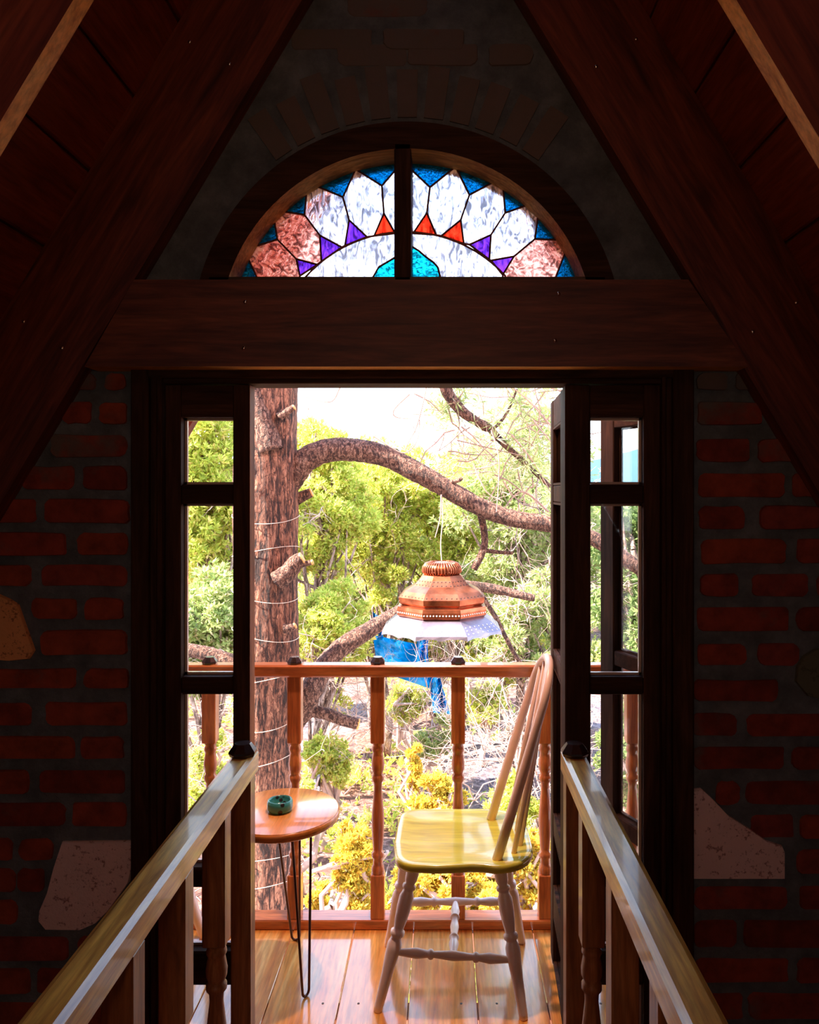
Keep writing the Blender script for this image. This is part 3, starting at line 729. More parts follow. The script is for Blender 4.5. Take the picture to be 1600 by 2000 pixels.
# ------------------------------------------------------------------ chairs
def frange(a, b, n): return [a+(b-a)*i/(n-1) for i in range(n)]
def spin(p0, p1, prof):                            # turned stick between two points; prof (t, r)
    m = MB(); d_ = Vector(p1)-Vector(p0); m.lathe([(r, t*d_.length) for t, r in prof], p0, direc=d_, n=16); return m
def chair(label):
    root = empty('windsor_chair', (.06, 2.52, 0), label, 'chair', 'varnished seat chairs on the balcony')
    # seat outline: front edge towards -x, back edge towards +x
    def rc(cx, cy, r, a0, a1, n=9): return [(cx+r*math.cos(math.radians(a)), cy+r*math.sin(math.radians(a))) for a in frange(a0, a1, n)]
    o = rc(-.085, 2.385, .068, 180, 270)+[(-.02,2.312),(.03,2.316),(.08,2.322),(.12,2.32)]+rc(.155, 2.435, .125, 270, 360)+rc(.155, 2.61, .125, 0, 90)+\
        [(.08,2.732),(0,2.732)]+rc(-.09, 2.667, .065, 90, 180)+[(-.160,2.58),(-.162,2.47)]
    n = len(o); c = (.05, 2.525); m = MB()
    rings = [(.955, .424), (.99, .428), (1, .436), (1, .446), (.99, .4515), (.97, .453), (.9, .452), (.75, .447), (.5, .445), (.2, .446)]
    vs = [(c[0]+(x-c[0])*s_, c[1]+(y-c[1])*s_, z) for s_, z in rings for x, y in o]
    fs = [[k*n+i, k*n+(i+1) % n, (k+1)*n+(i+1) % n, (k+1)*n+i] for k in range(len(rings)-1) for i in range(n)]
    m.add(vs, fs, 0, True); b = len(m.v)-len(vs); m.f += [[b+i for i in range(n)], [b+(len(rings)-1)*n+i for i in range(n)]]; m.m += [0, 0]; m.sm += [False, True]
    m.build('seat', M['seat'], root)
    LP = [(0,.0125),(.03,.014),(.25,.0175),(.40,.0225),(.44,.0225),(.475,.0165),(.485,.0165),(.495,.0215),(.51,.0225),(.525,.0215),(.532,.0155),(.55,.016),(.60,.0195),(.68,.0225),(.75,.0225),(.785,.0165),(.795,.0155),(.803,.0205),(.815,.0215),(.827,.0205),(.834,.0150),(.86,.019),(.90,.0205),(.95,.018),(1,.015)]
    foot = {'nl': (-.203,2.335), 'nr': (.238,2.30), 'fl': (-.196,2.67), 'fr': (.272,2.69)}
    top = {'nl': (-.088,2.405), 'nr': (.170,2.40), 'fl': (-.105,2.635), 'fr': (.185,2.635)}
    pt = {}
    for k in foot:
        a = Vector((*foot[k], 0)); b_ = Vector((*top[k], .43)); pt[k] = (a, b_); spin(a, b_, LP).build('leg', M['chair'], root)
    SP = [(0,.008),(.05,.0095),(.2,.0155),(.29,.0105),(.30,.014),(.315,.0155),(.33,.014),(.34,.0095),(.5,.0145),(.66,.0095),(.67,.014),(.685,.0155),(.70,.014),(.71,.0105),(.8,.0155),(.95,.0095),(1,.008)]
    def on(k, z): a, b_ = pt[k]; return a+(b_-a)*(z/.43)
    s1a, s1b = on('nl', .165), on('nr', .155); s2a, s2b = on('fl', .160), on('fr', .155)
    spin(s1a, s1b, SP).build('stretcher', M['chair'], root); spin(s2a, s2b, SP).build('stretcher', M['chair'], root)
    spin((s1a+s1b)/2, (s2a+s2b)/2, SP).build('stretcher', M['chair'], root)
    # hoop back, leaning to +x
    def hp(y, z): return Vector((.164+.30*(z-.452)+.03*math.sin(math.pi*(y-2.36)/.3)*0, y, z))
    pts = [hp(2.365, .445), hp(2.362, .6), hp(2.362, .75), hp(2.366, .86)]
    for a in frange(170, 10, 13): pts.append(hp(2.51+.142*math.cos(math.radians(a)), .90+.135*math.sin(math.radians(a))))
    pts += [hp(2.655, .86), hp(2.66, .75), hp(2.662, .6), hp(2.66, .445)]
    m = MB(); m.tube(pts, [.0155]*3+[.014]*(len(pts)-6)+[.0155]*3, 14); m.build('back_hoop', M['chairw'], root)
    for k, (by, ty) in enumerate(((2.405,2.425),(2.455,2.468),(2.51,2.51),(2.565,2.555),(2.615,2.60))):
        bx = .164+.088*math.sin(math.pi*(by-2.33)/.36)
        zt_ = .90+.135*math.sqrt(max(0, 1-((ty-2.51)/.142)**2))
        m = MB(); m.tube([Vector((bx, by, .445)), (Vector((bx, by, .445))+hp(ty, zt_))/2, hp(ty, zt_)], [.0085, .0095, .007], 10); m.build('spindle', M['chairw'], root)
    return root
ch = chair('pale chair with glossy yellow seat in front of the railing, right of the table')
c2 = copy_tree(ch); c2['label'] = 'pale chair left of the small table, only a leg seen through the door glass'
c2.rotation_euler = (0, 0, math.pi); c2.location = (-1.115, 2.535, 0)

# ------------------------------------------------------------------ small table and ashtray
tx, ty = -.522, 2.462
tb = empty('side_table', (tx, ty, 0), 'small round orange wooden table on thin hairpin legs', 'table')
m = MB(); m.lathe([(.178, .532), (.184, .536), (.1855, .545), (.1855, .553), (.183, .5585)], (tx, ty, 0), n=64, mi=1)
m.lathe([(.183, .5585), (.180, .560), (.0, .560)], (tx, ty, 0), n=64, mi=0); m.build('tabletop', [M['table'], M['tedge']], tb)
for fx, fy in ((-.433, 2.40), (-.523, 2.70), (-.66, 2.40)):
    f = Vector((fx, fy, .004)); din = Vector((fx-tx, fy-ty, 0)).normalized(); per = Vector((-din.y, din.x, 0))
    a = Vector((tx, ty, .533))+din*.09; m = MB()
    p0 = a+per*.042; p1 = a-per*.042; r = .014
    L_ = lambda s_: f+per*s_*r+Vector((0, 0, .016))
    pts = [p0]+[p0.lerp(L_(1), t_) for t_ in (.3, .6, 1)]+[f+per*r*math.cos(q)+Vector((0, 0, .016-.016*math.sin(q))) for q in frange(.3, math.pi-.3, 7)]+[L_(-1)]+[L_(-1).lerp(p1, t_) for t_ in (.3, .6)]+[p1]
    m.tube(pts, .0042, 8); m.box(a.x-.05, a.x+.05, a.y-.018, a.y+.018, .529, .534, 0); m.build('hairpin_leg', M['metal'], tb)
m = MB(); ax, ay = (547-CX)*2.455/F_PX, 2.455
m.lathe([(.030, 0), (.038, .003), (.041, .012), (.041, .026), (.038, .035), (.034, .036), (.032, .030), (.031, .014), (.0, .012)], (ax, ay, .5605), n=40,
        wob=lambda a, h: 1.0 if h < .02 else 1-.035*max(0, math.cos(3*a))**8)
o = m.build('ashtray', M['teal']); center(o); tag(o, 'small round teal ceramic ashtray with dark pattern on the orange table', 'ashtray')

# ------------------------------------------------------------------ main pine tree
GZ = EYE-4.2                                       # ground level below the balcony
def roughen(mb, amp, seed=0, fz=6):
    rg_ = np.random.RandomState(seed); V = np.array(mb.v); ph = rg_.rand(6)*6.28
    k = rg_.randn(6, 3)*np.array([22, 22, fz]); dsp = sum(np.sin(V@k[i]+ph[i]) for i in range(6))/6
    d2 = np.stack([np.roll(dsp, 1), dsp, np.roll(dsp, 2)], 1)*amp; mb.v = [tuple(v) for v in (V+d2*np.array([1, 1, .3]))]; return mb
def path(pts, d, n=None):                          # smooth path through pixel points (px, py[, depth])
    q = [P(p[0], p[1], p[2] if len(p) > 2 else d) for p in pts]
    res = []
    for i in range(len(q)-1):
        p0 = q[max(i-1, 0)]; p1 = q[i]; p2 = q[i+1]; p3 = q[min(i+2, len(q)-1)]
        for t_ in np.linspace(0, 1, 7)[:-1]:
            res.append(.5*((2*p1)+(p2-p0)*t_+(2*p0-5*p1+4*p2-p3)*t_**2+(3*p1-p0-3*p2+p3)*t_**3))
    return res+[q[-1]]
def tap(pts, r0, r1): n = len(pts); return [r0+(r1-r0)*i/(n-1) for i in range(n)]
KP = 1.2
DT = 3.47*KP
pine = empty('pine_tree', (P(520, 0, DT).x, DT, GZ), 'big rough barked pine trunk close beyond the balcony with an arching branch', 'tree')
m = MB(); tp = [P(515, 2600, DT), P(518, 2000, DT), P(520, 1800, DT), P(520, 1600, DT), P(521, 1400, DT), P(522, 1250, DT), P(522, 1120, DT), P(520, 1000, DT), P(518, 920, DT), P(522, 850, DT), P(524, 750, DT), P(526, 500, DT), P(540, 200, DT), P(535, -300, DT)]
tp[0].z = GZ-.05
pp = []; rr = []; r_ = [.19,.145,.135,.138,.14,.142,.143,.146,.148,.138,.135,.13,.12,.10]
for i in range(len(tp)-1):
    for k in range(8): t_ = k/8; pp.append(tp[i].lerp(tp[i+1], t_)); rr.append(r_[i]*(1-t_)+r_[i+1]*t_)
rr = [q*KP for q in rr]; m.tube(pp, rr, 40, jit=.02, seed=3); roughen(m, .014, 1, 5); m.build('trunk', M['barkm'], pine)
def branch(pts, r0, r1, d=3.47, seed=0, name='branch', n=16, cut=False, mat='barkb'):
    k_ = KP if d < 4.2 else 1
    if d == DT: d = DT/KP
    pts = [(p[0], p[1], p[2]*k_) if len(p) > 2 else p for p in pts]; d *= k_; r0 *= k_; r1 *= k_
    q = path(pts, d); m = MB(); m.tube(q, tap(q, r0, r1), n, jit=.05, seed=seed); roughen(m, r0*.12, seed, 20)
    o = m.build(name, M[mat], pine)
    if cut:
        dd = (q[-1]-q[-3]).normalized(); c = MB(); c.lathe([(r1*1.0, -.004), (r1*1.0, .004), (r1*.8, .006), (0, .007)], q[-1], direc=dd, n=14); c.build('cut_end', M['cutw'], o)
    return o
branch([(530,985),(565,940),(596,900),(640,880),(695,879),(750,890),(800,914),(850,942),(900,970),(945,993),(1000,1012),(1060,1022),(1120,1035),(1200,1075),(1300,1150)], .060, .030, seed=2)
branch([(488,720),(500,780),(515,830),(530,880)], .045, .055, d=3.36, seed=5)
branch([(560,1420,3.6),(590,1385,3.6),(606,1350,3.6),(626,1312,3.65),(660,1270,3.7),(710,1237,3.75),(765,1205,3.85),(830,1170,3.9),(900,1145,3.95),(960,1150,4.0),(1010,1160,4.0),(1045,1168,4.0)], .062, .018, seed=7)
branch([(570,1392),(600,1388),(640,1395),(675,1408),(700,1414)], .030, .026, d=3.6, seed=8, cut=True)
branch([(540,1135),(562,1118),(578,1098),(590,1090)], .045, .027, d=3.33, seed=9, cut=True)
branch([(572,1112),(590,1103),(610,1098)], .013, .012, d=3.33, seed=10, n=8, cut=True)
branch([(560,985),(585,972),(608,962)], .035, .020, d=3.5, seed=11, cut=True)
branch([(555,1228),(568,1226),(576,1222)], .022, .014, d=3.35, seed=12, cut=True)
branch([(545,815),(562,803),(574,796)], .02, .013, d=3.35, seed=13, cut=True)
branch([(500,1310),(452,1292),(410,1278),(360,1268),(250,1250)], .035, .028, d=3.5, seed=14)
branch([(880,943),(896,938),(903,934)], .012, .007, d=3.45, seed=15, n=8)
branch([(938,1000),(944,1030),(947,1060),(940,1085),(925,1112)], .016, .017, d=3.5, seed=16, n=10)
branch([(946,1075),(970,1078),(1002,1080)], .010, .008, d=3.5, seed=17, n=8)
branch([(860,700,4.4),(872,760,4.4),(900,800,4.4),(930,823,4.4),(955,835,4.4),(980,862,4.4),(1020,900,4.4),(1075,950,4.4)], .040, .012, d=4.4, seed=18, n=10)
branch([(905,803,4.4),(950,840,4.4),(985,815,4.4),(1010,760,4.4)], .014, .006, d=4.4, seed=19, n=8)
branch([(925,1140,4),(965,1200,4),(985,1240,4),(1010,1285,4),(1030,1310,4)], .014, .010, seed=20, n=8)

# numpy foliage and twigs
def unit(a): return a/np.maximum(np.linalg.norm(a, axis=1, keepdims=True), 1e-6)
def tufts(C, dirs, nb, ln, wd, rs, spread=.9):
    """needle tufts: nb blades (triangles) around each centre"""
    N = len(C); C = np.repeat(C, nb, 0); D = np.repeat(dirs, nb, 0)
    v = unit(D+rs.randn(N*nb, 3)*spread); L_ = ln*rs.uniform(.6, 1.2, (N*nb, 1)); s_ = unit(np.cross(v, rs.randn(N*nb, 3)))*wd*rs.uniform(.7, 1.3, (N*nb, 1))
    base = C+v*L_*.05
    mid = C+v*L_*.55
    V = np.stack([base-s_*.3, mid-s_*.5, C+v*L_, mid+s_*.5], 1).reshape(-1, 3)
    return V
def twigs(mb, rs, start, direc, length, r, depth=3, n=4, curl=.5, seg=6, kids=3):
    p = Vector(start); d_ = Vector(direc).normalized(); pts = [p.copy()]
    for i in range(seg):
        d_ = (d_+Vector(rs.randn(3).tolist())*curl*.45).normalized(); p = p+d_*(length/seg); pts.append(p.copy())
    mb.tube(pts, tap(pts, r, r*.35), n, cap=False)
    if depth > 0:
        for k in range(kids):
            i = rs.randint(1, seg+1); dd = (d_*.6+Vector(rs.randn(3).tolist())*.7).normalized()
            twigs(mb, rs, pts[i], dd, length*rs.uniform(.45, .75), r*.55, depth-1, n, curl, seg, kids)
def crown(kind, label, cat, cx_, cy_, rx, ry, d, seed, mat='leaf', ncl=26, per=90, ln=.10, wd=.030, nb=7, twig=10, base_px=None, group='trees in the woodland beyond the balcony', trunk=True, hollow=.35, twr=.010, cr=.42, limbmat='barkt'):
    rs = np.random.RandomState(seed); c = P(cx_, cy_, d); sx_, sz_ = rx*d/F_PX, ry*d/F_PX
    gz = GZ if base_px is None else P(0, base_px, d).z
    root = empty(kind, (c.x, d, gz), label, cat, group)
    ncl = int(ncl*1.7); per = int(per*.6)
    q = unit(rs.randn(ncl, 3))*(rs.uniform(.05, 1.15, (ncl, 1))**.6)*.9
    K = np.array(c)+q*np.array([sx_, sx_*.8, sz_])
    r = cr*.8*min(sx_, sz_)*rs.uniform(.45, 1.25, ncl)
    C = []; D = []
    for k in range(ncl):
        u = unit(rs.randn(per, 3)); rad = r[k]*rs.uniform(.15, 1.0, (per, 1))**.6
        C.append(K[k]+u*rad*np.array([1.15, 1, .75])); D.append(unit(u*.8+np.array([0, 0, .5])))
    C = np.concatenate(C); D = np.concatenate(D)
    fast_tri('foliage', tufts(C, D, nb+2, ln*.9, wd*.85, rs), M[mat], root, quads=True)
    if trunk:
        m = MB(); zt_ = c.z+sz_*.3
        tpt = [Vector((c.x+.1*rs.randn(), d+.1*rs.randn(), gz-.05+(zt_-gz)*t_)) for t_ in np.linspace(0, 1, 7)]
        m.tube(tpt, tap(tpt, max(.05, .09*sx_), .03), 8)
        for k in range(0, ncl, 2):
            s0 = tpt[rs.randint(2, 7)]; e_ = Vector(K[k].tolist()); mid = s0.lerp(e_, .5)+Vector(rs.randn(3).tolist())*.12
            m.tube([s0, mid, e_], [.03, .02, .012], 5, cap=False)
        m.build('trunk', M[limbmat], root)
    if twig:
        m = MB()
        for k in range(twig):
            i = rs.randint(ncl); s0 = Vector(K[i].tolist()); dd = s0-c; dd.y -= .4
            twigs(m, rs, s0, dd, min(sx_, sz_)*rs.uniform(.5, .9), twr, 2, 3, .6, 5, 3)
        m.build('twigs', M['twig'], root, fix=False, kind='stuff')
    return root
T = 'pinyon_tree'
G_ = 'trees in the woodland beyond the balcony'
crown(T, 'yellow green tree with the highest top, right beside the big trunk', 'tree', 625, 985, 95, 165, 10.5, 1, 'leaf', 34, 120)
crown(T, 'bushy yellow green tree under the arch of the big branch', 'tree', 755, 1030, 110, 185, 12, 2, 'leaf', 38, 120, twig=14)
crown(T, 'yellow green tree directly behind the hanging copper lamp', 'tree', 885, 1070, 125, 195, 12.5, 3, 'leaf', 40, 110, twig=16)
crown(T, 'pale green tree behind the right end of the arching branch', 'tree', 1015, 985, 140, 225, 11, 4, 'leafg', 44, 110, twig=18)
crown(T, 'tree filling the upper left door panes', 'tree', 395, 960, 120, 230, 9.5, 5, 'leaf', 40, 120, twig=14)
crown(T, 'lower tree seen through the left door panes, above the railing', 'tree', 400, 1230, 120, 130, 8.5, 6, 'leafg', 30, 110, ln=.09)
crown(T, 'low green tree between trunk and railing, left of the blue tarpaulin', 'tree', 640, 1225, 85, 90, 9.5, 7, 'leaf', 22, 100, ln=.09)
crown(T, 'tall twiggy tree behind the chair back at the right', 'tree', 1030, 1240, 90, 140, 9, 8, 'leafg', 20, 60, twig=50, twr=.012)
crown(T, 'tree seen through the right door panes', 'tree', 1260, 1120, 110, 190, 8, 9, 'leafd', 34, 110, ln=.09, twig=20)
for k, (px, py, rx, ry, lab) in enumerate(((560,1030,150,170,'distant pale tree hidden mostly by the big trunk'),(705,1090,120,170,'distant pale tree filling the gap left of the lamp'),
     (830,1080,120,150,'distant pale tree behind the lamp and its neighbours'),(960,1060,120,200,'distant pale tree filling the gap right of the lamp'),(1100,1090,140,140,'distant pale tree behind the right door jamb'),(400,1050,150,220,'distant pale tree behind the left panes'),(1290,1120,130,150,'distant tree behind the right panes'))):
    crown(T, lab, 'tree', px, py, rx, ry, 19+k*.6, 20+k, 'leafg', 34, 80, ln=.17, wd=.05, twig=8, twr=.018)
for k, (px, py, rx, ry, d_, lab) in enumerate(((720,1200,75,75,13.5,'low green crown above the blue tarpaulin'),(560,1210,90,90,14.5,'low green crown left behind the trunk'),
     (860,1225,95,70,14.2,'low green crown right of the tarpaulin, under the lamp'),(985,1245,85,80,13,'low green crown behind the leafless bush, right of the lamp'),(1250,1290,90,110,10.5,'low green crown behind the lower right pane'))):
    crown(T, lab, 'tree', px, py, rx, ry, d_, 60+k, 'leaf' if k % 2 else 'leafg', 30, 90, ln=.12, wd=.036, twig=16, twr=.012)
# bare pinkish brushwood
def brush(label, spots, seed, r=.010, L_=1.5):
    rs = np.random.RandomState(seed); c = P(*spots[0]); root = empty('bare_bush', (c.x, c.y, GZ), label, 'bush', 'leafless bushes below the balcony')
    m = MB()
    for s_ in spots:
        p = P(*s_)
        for k in range(5): twigs(m, rs, p+Vector((rs.randn()*.12, rs.randn()*.12, 0)), (rs.randn()*.7, rs.randn()*.4, .9), L_*rs.uniform(.6, 1.1), r, 3, 3, .7, 6, 3)
    m.build('twigs', M['twig'], root, fix=False, kind='stuff')
    return root
brush('tangled leafless bush behind the third post and the chair back', [(960,1560,8),(1010,1500,8.5),(930,1480,9),(1050,1560,8)], 50)
brush('leafless brushwood in front of the blue tarpaulin', [(850,1420,9.6),(900,1380,10.8),(780,1420,9.9)], 51, .009, 1.5)
brush('leafless bush right of the small table, near the trunk', [(640,1420,10),(600,1380,10.5)], 52, .010, 1.3)
brush('leafless bush seen through the lower left door pane', [(400,1560,7),(440,1480,7.5)], 53, .008, 1.0)
# needle sprays of the big pine, upper right
rs = np.random.RandomState(77); C = []; m = MB()
for k in range(150):
    px = rs.uniform(835, 1110); py = rs.uniform(690, 1000)
    if py > 760+(px-800)*.95 or rs.rand() < .12: continue
    d_ = rs.uniform(4.2, 6.5); p = P(px, py, d_); q = p+Vector((rs.randn()*.12, rs.randn()*.1, rs.uniform(-.05, .2)))
    m.tube([q, (p+q)/2+Vector(rs.randn(3).tolist())*.02, p], [.005, .004, .003], 3, cap=False)
    for j in range(7): C.append(np.array(p)+rs.randn(3)*.05)
for k in range(26):
    p = P(rs.uniform(860, 1090), rs.uniform(740, 960), 4.5); twigs(m, rs, p, (rs.randn(), rs.randn()*.4, -.5), rs.uniform(.3, .8), .006, 2, 3, .8, 6, 2)
for pts in ([(835,700),(832,760),(815,830),(800,860),(790,880)], [(800,770),(770,800),(775,815),(815,818)], [(690,705),(665,755),(645,785),(595,775)], [(730,852),(755,868),(790,885),(815,860),(820,820)],
            [(862,968),(860,1010),(850,1050)], [(925,905),(950,960),(985,980)], [(960,840),(975,900),(970,1000)]):
    q = path(pts, 4.0); m.tube(q, tap(q, .006, .003), 4, cap=False)
for pts in ([(1000,850),(1040,900),(1075,960)],[(1072,1000),(1020,960),(980,1000)],[(1075,830),(1040,790),(1000,755)]):
    q = path(pts, 4.3); m.tube(q, tap(q, .008, .004), 4, cap=False)
m.build('twigs', M['twig'], pine, fix=False, kind='stuff')
C = np.array(C); fast_tri('needles', tufts(C, unit(rs.randn(len(C), 3)+np.array([0, 0, .4])), 11, .085, .007, rs, 1.0), M['leafg'], pine, quads=True)
# pale string wound round the trunk
st = empty('string', (P(520, 0, DT).x, DT, GZ+1.2), 'thin pale string wound around the big pine trunk', 'string')
for y0 in (1010, 1075, 1160, 1235, 1320, 1400, 1470, 1530, 1660, 1710, 1775):
    q = [P(520, y0, DT)+Vector((.150*KP*math.cos(a), .150*KP*math.sin(a), .03*math.sin(a*1.3+y0))) for a in np.linspace(math.radians(175), math.radians(365), 22)]
    m = MB(); m.tube(q, .0016, 5, cap=False); m.build('loop', M['wire'], st)

# shrubs
def shrub(label, cx_, cy_, rx, ry, d, seed, mat='leafy', ncl=16, per=50, **k):
    return crown('shrub', label, 'shrub', cx_, cy_, rx, ry, d, seed, mat, ncl, per, ln=k.pop('ln', .06), wd=k.pop('wd', .026), nb=7, twig=k.pop('twig', 6), group='shrubs on the ground below the balcony', twr=.005, limbmat='twig', **k)
shrub('upright golden shrub just right of the small table', 695, 1690, 42, 110, 6.2, 31, ncl=26, per=45)
shrub('golden shrub left of the third railing post, above the seat', 862, 1560, 50, 55, 7.2, 32, ncl=20, per=50)
shrub('small yellow green sapling between second and third post', 812, 1500, 18, 45, 7.6, 33, ncl=9, per=26)
shrub('broad golden shrub seen under the yellow seat', 880, 1745, 130, 60, 6.4, 34, ncl=40, per=60)
shrub('golden shrub behind the right chair legs', 1030, 1700, 60, 95, 6.6, 35, ncl=26, per=55)
shrub('yellow green shrub behind the chair spindles', 1010, 1570, 60, 55, 7.4, 36, mat='leaf', ncl=18, per=45)
shrub('green shrub between first and second post, above the table', 640, 1490, 48, 55, 9, 37, mat='leaf', ncl=18, per=50)
shrub('green shrub just under the rail right of the second post', 790, 1375, 40, 36, 11, 38, mat='leaf', ncl=14, per=50, ln=.08)
shrub('green shrub under the rail left of the second post', 645, 1370, 36, 50, 12, 39, mat='leaf', ncl=12, per=50, ln=.08)
shrub('yellow shrub seen through the lower left door pane', 405, 1540, 50, 120, 7.5, 40, mat='leaf', ncl=26, per=50)
shrub('shrub seen low through the right door pane', 1235, 1500, 60, 150, 7, 41, mat='leafd', ncl=26, per=50)
shrub('low golden shrub behind the hairpin legs', 620, 1760, 25, 40, 6.8, 42, ncl=8, per=40)

shrub('small green shrub beside the tarpaulin foot, right of the third post', 950, 1380, 45, 45, 12, 43, mat='leaf', ncl=14, per=50, ln=.08)
shrub('loose green shrub between the trunk and the first post', 600, 1580, 40, 60, 8, 44, mat='leaf', ncl=14, per=40)
shrub('loose shrub under the rail between second and third post', 850, 1445, 40, 50, 9.5, 45, mat='leafg', ncl=12, per=40)
shrub('low yellow shrub at the foot of the second post', 745, 1770, 30, 30, 6.6, 46, ncl=8, per=40)
rs = np.random.RandomState(91); V = []
def gz_at(x, y): return GZ+.12*math.sin(x*.7+1)*math.sin(y*.5)+max(y-22, 0)*.03-.25*min(max((x-2)/10, 0), 6)
for k in range(2600):
    y = rs.uniform(5.5, 24); x = rs.uniform(-.42, .42)*y
    if math.sin(x*1.3+2)+math.sin(y*.9+x)+rs.randn()*.5 < .2: continue
    for j in range(3): V.append((x+rs.randn()*.1, y+rs.randn()*.1, gz_at(x, y)+rs.uniform(.02, .2)))
V = np.array(V); o = fast_tri('undergrowth', tufts(V, unit(rs.randn(len(V), 3)*.6+np.array([0, 0, 1])), 8, .11, .03, rs, .8), M['leaf'], quads=True)
tag(o, 'scattered yellow green undergrowth over the ground below the balcony', 'undergrowth', kind='stuff'); center(o)
m = MB()
for k in range(1500):
    y = rs.uniform(5, 22); x = rs.uniform(-.42, .42)*y; a = rs.uniform(0, 6.28); L_ = rs.uniform(.1, .45); p = Vector((x, y, gz_at(x, y)+rs.uniform(.01, .1)))
    q = p+Vector((math.cos(a)*L_, math.sin(a)*L_, rs.uniform(-.02, .12))); m.tube([p, (p+q)/2+Vector((rs.randn()*.03, rs.randn()*.03, .02)), q], [.008, .006, .004], 3, cap=False)
o = m.build('fallen_twigs', M['twig'], fix=False); center(o); tag(o, 'litter of pale fallen twigs on the pinkish ground below the balcony', 'twigs', kind='stuff')

# ground, far ridge, tarpaulin
rs = np.random.RandomState(5); N = 90; xs = np.linspace(-60, 60, N); ys = np.linspace(3.0, 110, N)
gx_, gy_ = np.meshgrid(xs, ys); gz_ = GZ+.12*np.sin(gx_*.7+1)*np.sin(gy_*.5)+np.clip(gy_-22, 0, 100)*.03
gz_ = gz_-.25*np.clip((gx_-2)/10, 0, 6)
vs = np.stack([gx_, gy_, gz_], 2).reshape(-1, 3).tolist(); fs = [[i*N+j, i*N+j+1, (i+1)*N+j+1, (i+1)*N+j] for i in range(N-1) for j in range(N-1)]
m = MB(); m.add(vs, fs, 0, True); m.build('ground', M['ground'], kind='structure')
m = MB(); xs = np.linspace(-700, 700, 60); prev = None; vs = []
for x in xs:
    h = 2+34*math.exp(-((x-230)/110)**2)+3*math.sin(x*.03)
    vs += [(x, 600, -20), (x, 640, h*.6), (x, 700, h+14)]
fs = [[3*i+k, 3*i+3+k, 3*i+4+k, 3*i+1+k] for i in range(59) for k in (0, 1)]
m.add(vs, fs, 0, True); m.build('distant_hills', M['mount'], kind='structure')
m = MB()
def cloth(c00, c10, c01, c11, n=14, amp=.05, seed=0, d=10.4):
    rs = np.random.RandomState(seed); vs = []
    for j in range(n):
        for i in range(n):
            u, v = i/(n-1), j/(n-1); px = (c00[0]*(1-u)+c10[0]*u)*(1-v)+(c01[0]*(1-u)+c11[0]*u)*v; py = (c00[1]*(1-u)+c10[1]*u)*(1-v)+(c01[1]*(1-u)+c11[1]*u)*v
            p = P(px, py, d+amp*3*math.sin(u*9+v*3)+amp*rs.randn()); vs.append(p)
    fs = [[j*n+i, j*n+i+1, (j+1)*n+i+1, (j+1)*n+i] for j in range(n-1) for i in range(n-1)]
    m.add(vs, fs, 0, True)
cloth((728,1240),(835,1262),(738,1310),(840,1345), seed=1); cloth((728,1195),(742,1205),(732,1250),(750,1250), seed=2)
cloth((816,1232),(838,1232),(812,1300),(832,1300), seed=3, d=10.3); cloth((838,1320),(860,1325),(846,1392),(880,1396), seed=4, d=10.2)
o = m.build('tarpaulin', M['tarp'], fix=False); center(o); tag(o, 'bright blue tarpaulin hanging among the trees behind the railing', 'tarpaulin')

# ------------------------------------------------------------------ punched copper lamp
DL = 3.42*KP; lx = P(863, 0, DL).x; s = DL/F_PX
def lz(py): return Z(py, DL)
lamp = empty('hanging_lamp', (lx, DL, lz(1235)), 'octagonal punched copper lamp shade hanging on a cord from the arching branch', 'lamp')
def hexa(prof, name, mat, n=8, flare=None):
    m = MB(); rings = prof; per = 6; tot = n*per
    vs = []
    for r, z in rings:
        for k in range(tot):
            side = k//per; u = (k % per)/per; a0 = 2*math.pi*(side+.5)/n; a1 = 2*math.pi*(side+1.5)/n
            x = math.cos(a0)*(1-u)+math.cos(a1)*u; y = math.sin(a0)*(1-u)+math.sin(a1)*u
            zz = z
            if flare and (r, z) == rings[0]: zz = z+flare*(abs(math.sin(math.pi*u*2))-.5)
            vs.append((lx+x*r, DL+y*r, zz))
    fs = [[i*tot+k, i*tot+(k+1) % tot, (i+1)*tot+(k+1) % tot, (i+1)*tot+k] for i in range(len(rings)-1) for k in range(tot)]
    m.add(vs, fs, 0, False); return m
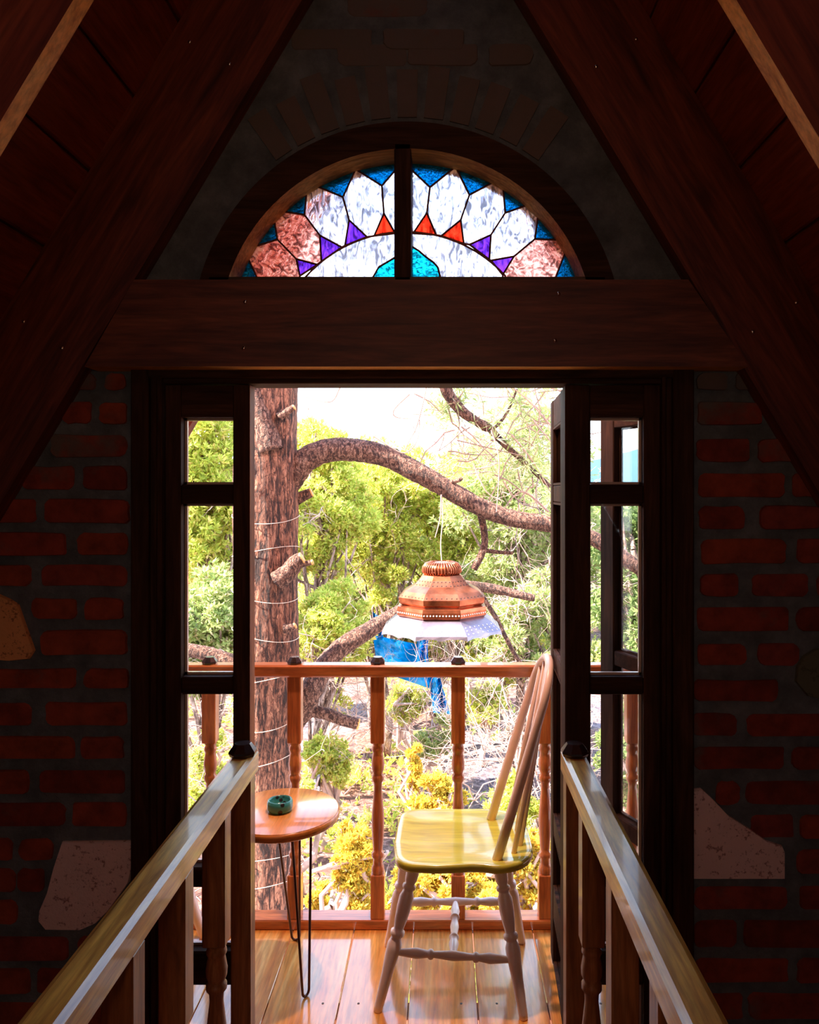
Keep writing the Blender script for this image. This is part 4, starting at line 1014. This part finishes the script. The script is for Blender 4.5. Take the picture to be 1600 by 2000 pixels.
def dots(m, prof_a, prof_b, rows, per, size):
    for side in range(8):
        a0 = 2*math.pi*(side+.5)/8; a1 = 2*math.pi*(side+1.5)/8
        for t_ in rows:
            R_ = prof_a[0]*(1-t_)+prof_b[0]*t_; zz = prof_a[1]*(1-t_)+prof_b[1]*t_
            for j in range(per):
                u = (j+.5)/per; x = math.cos(a0)*(1-u)+math.cos(a1)*u; y = math.sin(a0)*(1-u)+math.sin(a1)*u
                p = Vector((lx+x*R_, DL+y*R_, zz)); am = (a0+a1)/2; nr = Vector((math.cos(am), math.sin(am), (prof_a[0]-prof_b[0])/max(1e-4, abs(prof_b[1]-prof_a[1]))*.92)).normalized()
                m.lathe([(size, -.002), (size, .0008), (0, .001)], p, direc=nr, n=6, mi=1)
r = lambda w_: w_/2*s*1.03
b_ = hexa([(r(156), lz(1178)), (r(170), lz(1172)), (r(172), lz(1162)), (r(150), lz(1151)), (r(112), lz(1141)), (r(90), lz(1130)), (r(78), lz(1122)), (r(66), lz(1120))], 'body', None)
dots(b_, (r(172), lz(1162)), (r(150), lz(1151)), (.3,), 7, .004)
dots(b_, (r(112), lz(1141)), (r(90), lz(1130)), (.2, .8), 5, .004)
b_.build('lamp_body', [M['copper'], M['hole']], lamp)
b_ = hexa([(r(168), lz(1199)), (r(178), lz(1195)), (r(179), lz(1185)), (r(176), lz(1179)), (r(160), lz(1177))], 'band', None); dots(b_, (r(178), lz(1195)), (r(179), lz(1185)), (.5,), 12, .0045)
b_.build('lamp_band', [M['copper'], M['holel']], lamp)
b_ = hexa([(r(240), lz(1229)), (r(236), lz(1223)), (r(200), lz(1208)), (r(166), lz(1197)), (r(150), lz(1197))], 'skirt', None, flare=.010); dots(b_, (r(236), lz(1223)), (r(200), lz(1208)), (.2, .55, .85), 7, .0042)
b_.build('lamp_skirt', [M['copperd'], M['holel']], lamp)
m = MB()
for k in range(40):
    a = 2*math.pi*k/40; c_ = Vector((math.cos(a), math.sin(a), 0)); R_ = r(72)
    m.tube([Vector((lx, DL, lz(1121)))+c_*R_*.88, Vector((lx, DL, lz(1116)))+c_*R_*1.02, Vector((lx, DL, lz(1107)))+c_*R_*1.0, Vector((lx, DL, lz(1100)))+c_*R_*.85, Vector((lx, DL, lz(1097)))+c_*R_*.6], .0042, 6)
m.lathe([(r(62), lz(1122)), (r(64), lz(1110)), (r(55), lz(1100)), (r(20), lz(1097)), (0, lz(1096))], (lx, DL, 0), n=24); m.build('crown', M['copper'], lamp)
m = MB(); cp = path([(863,1098),(861,1060),(865,1010),(862,966)], DL); m.tube(cp, .0028, 6); m.build('cord', M['chairw'], lamp)
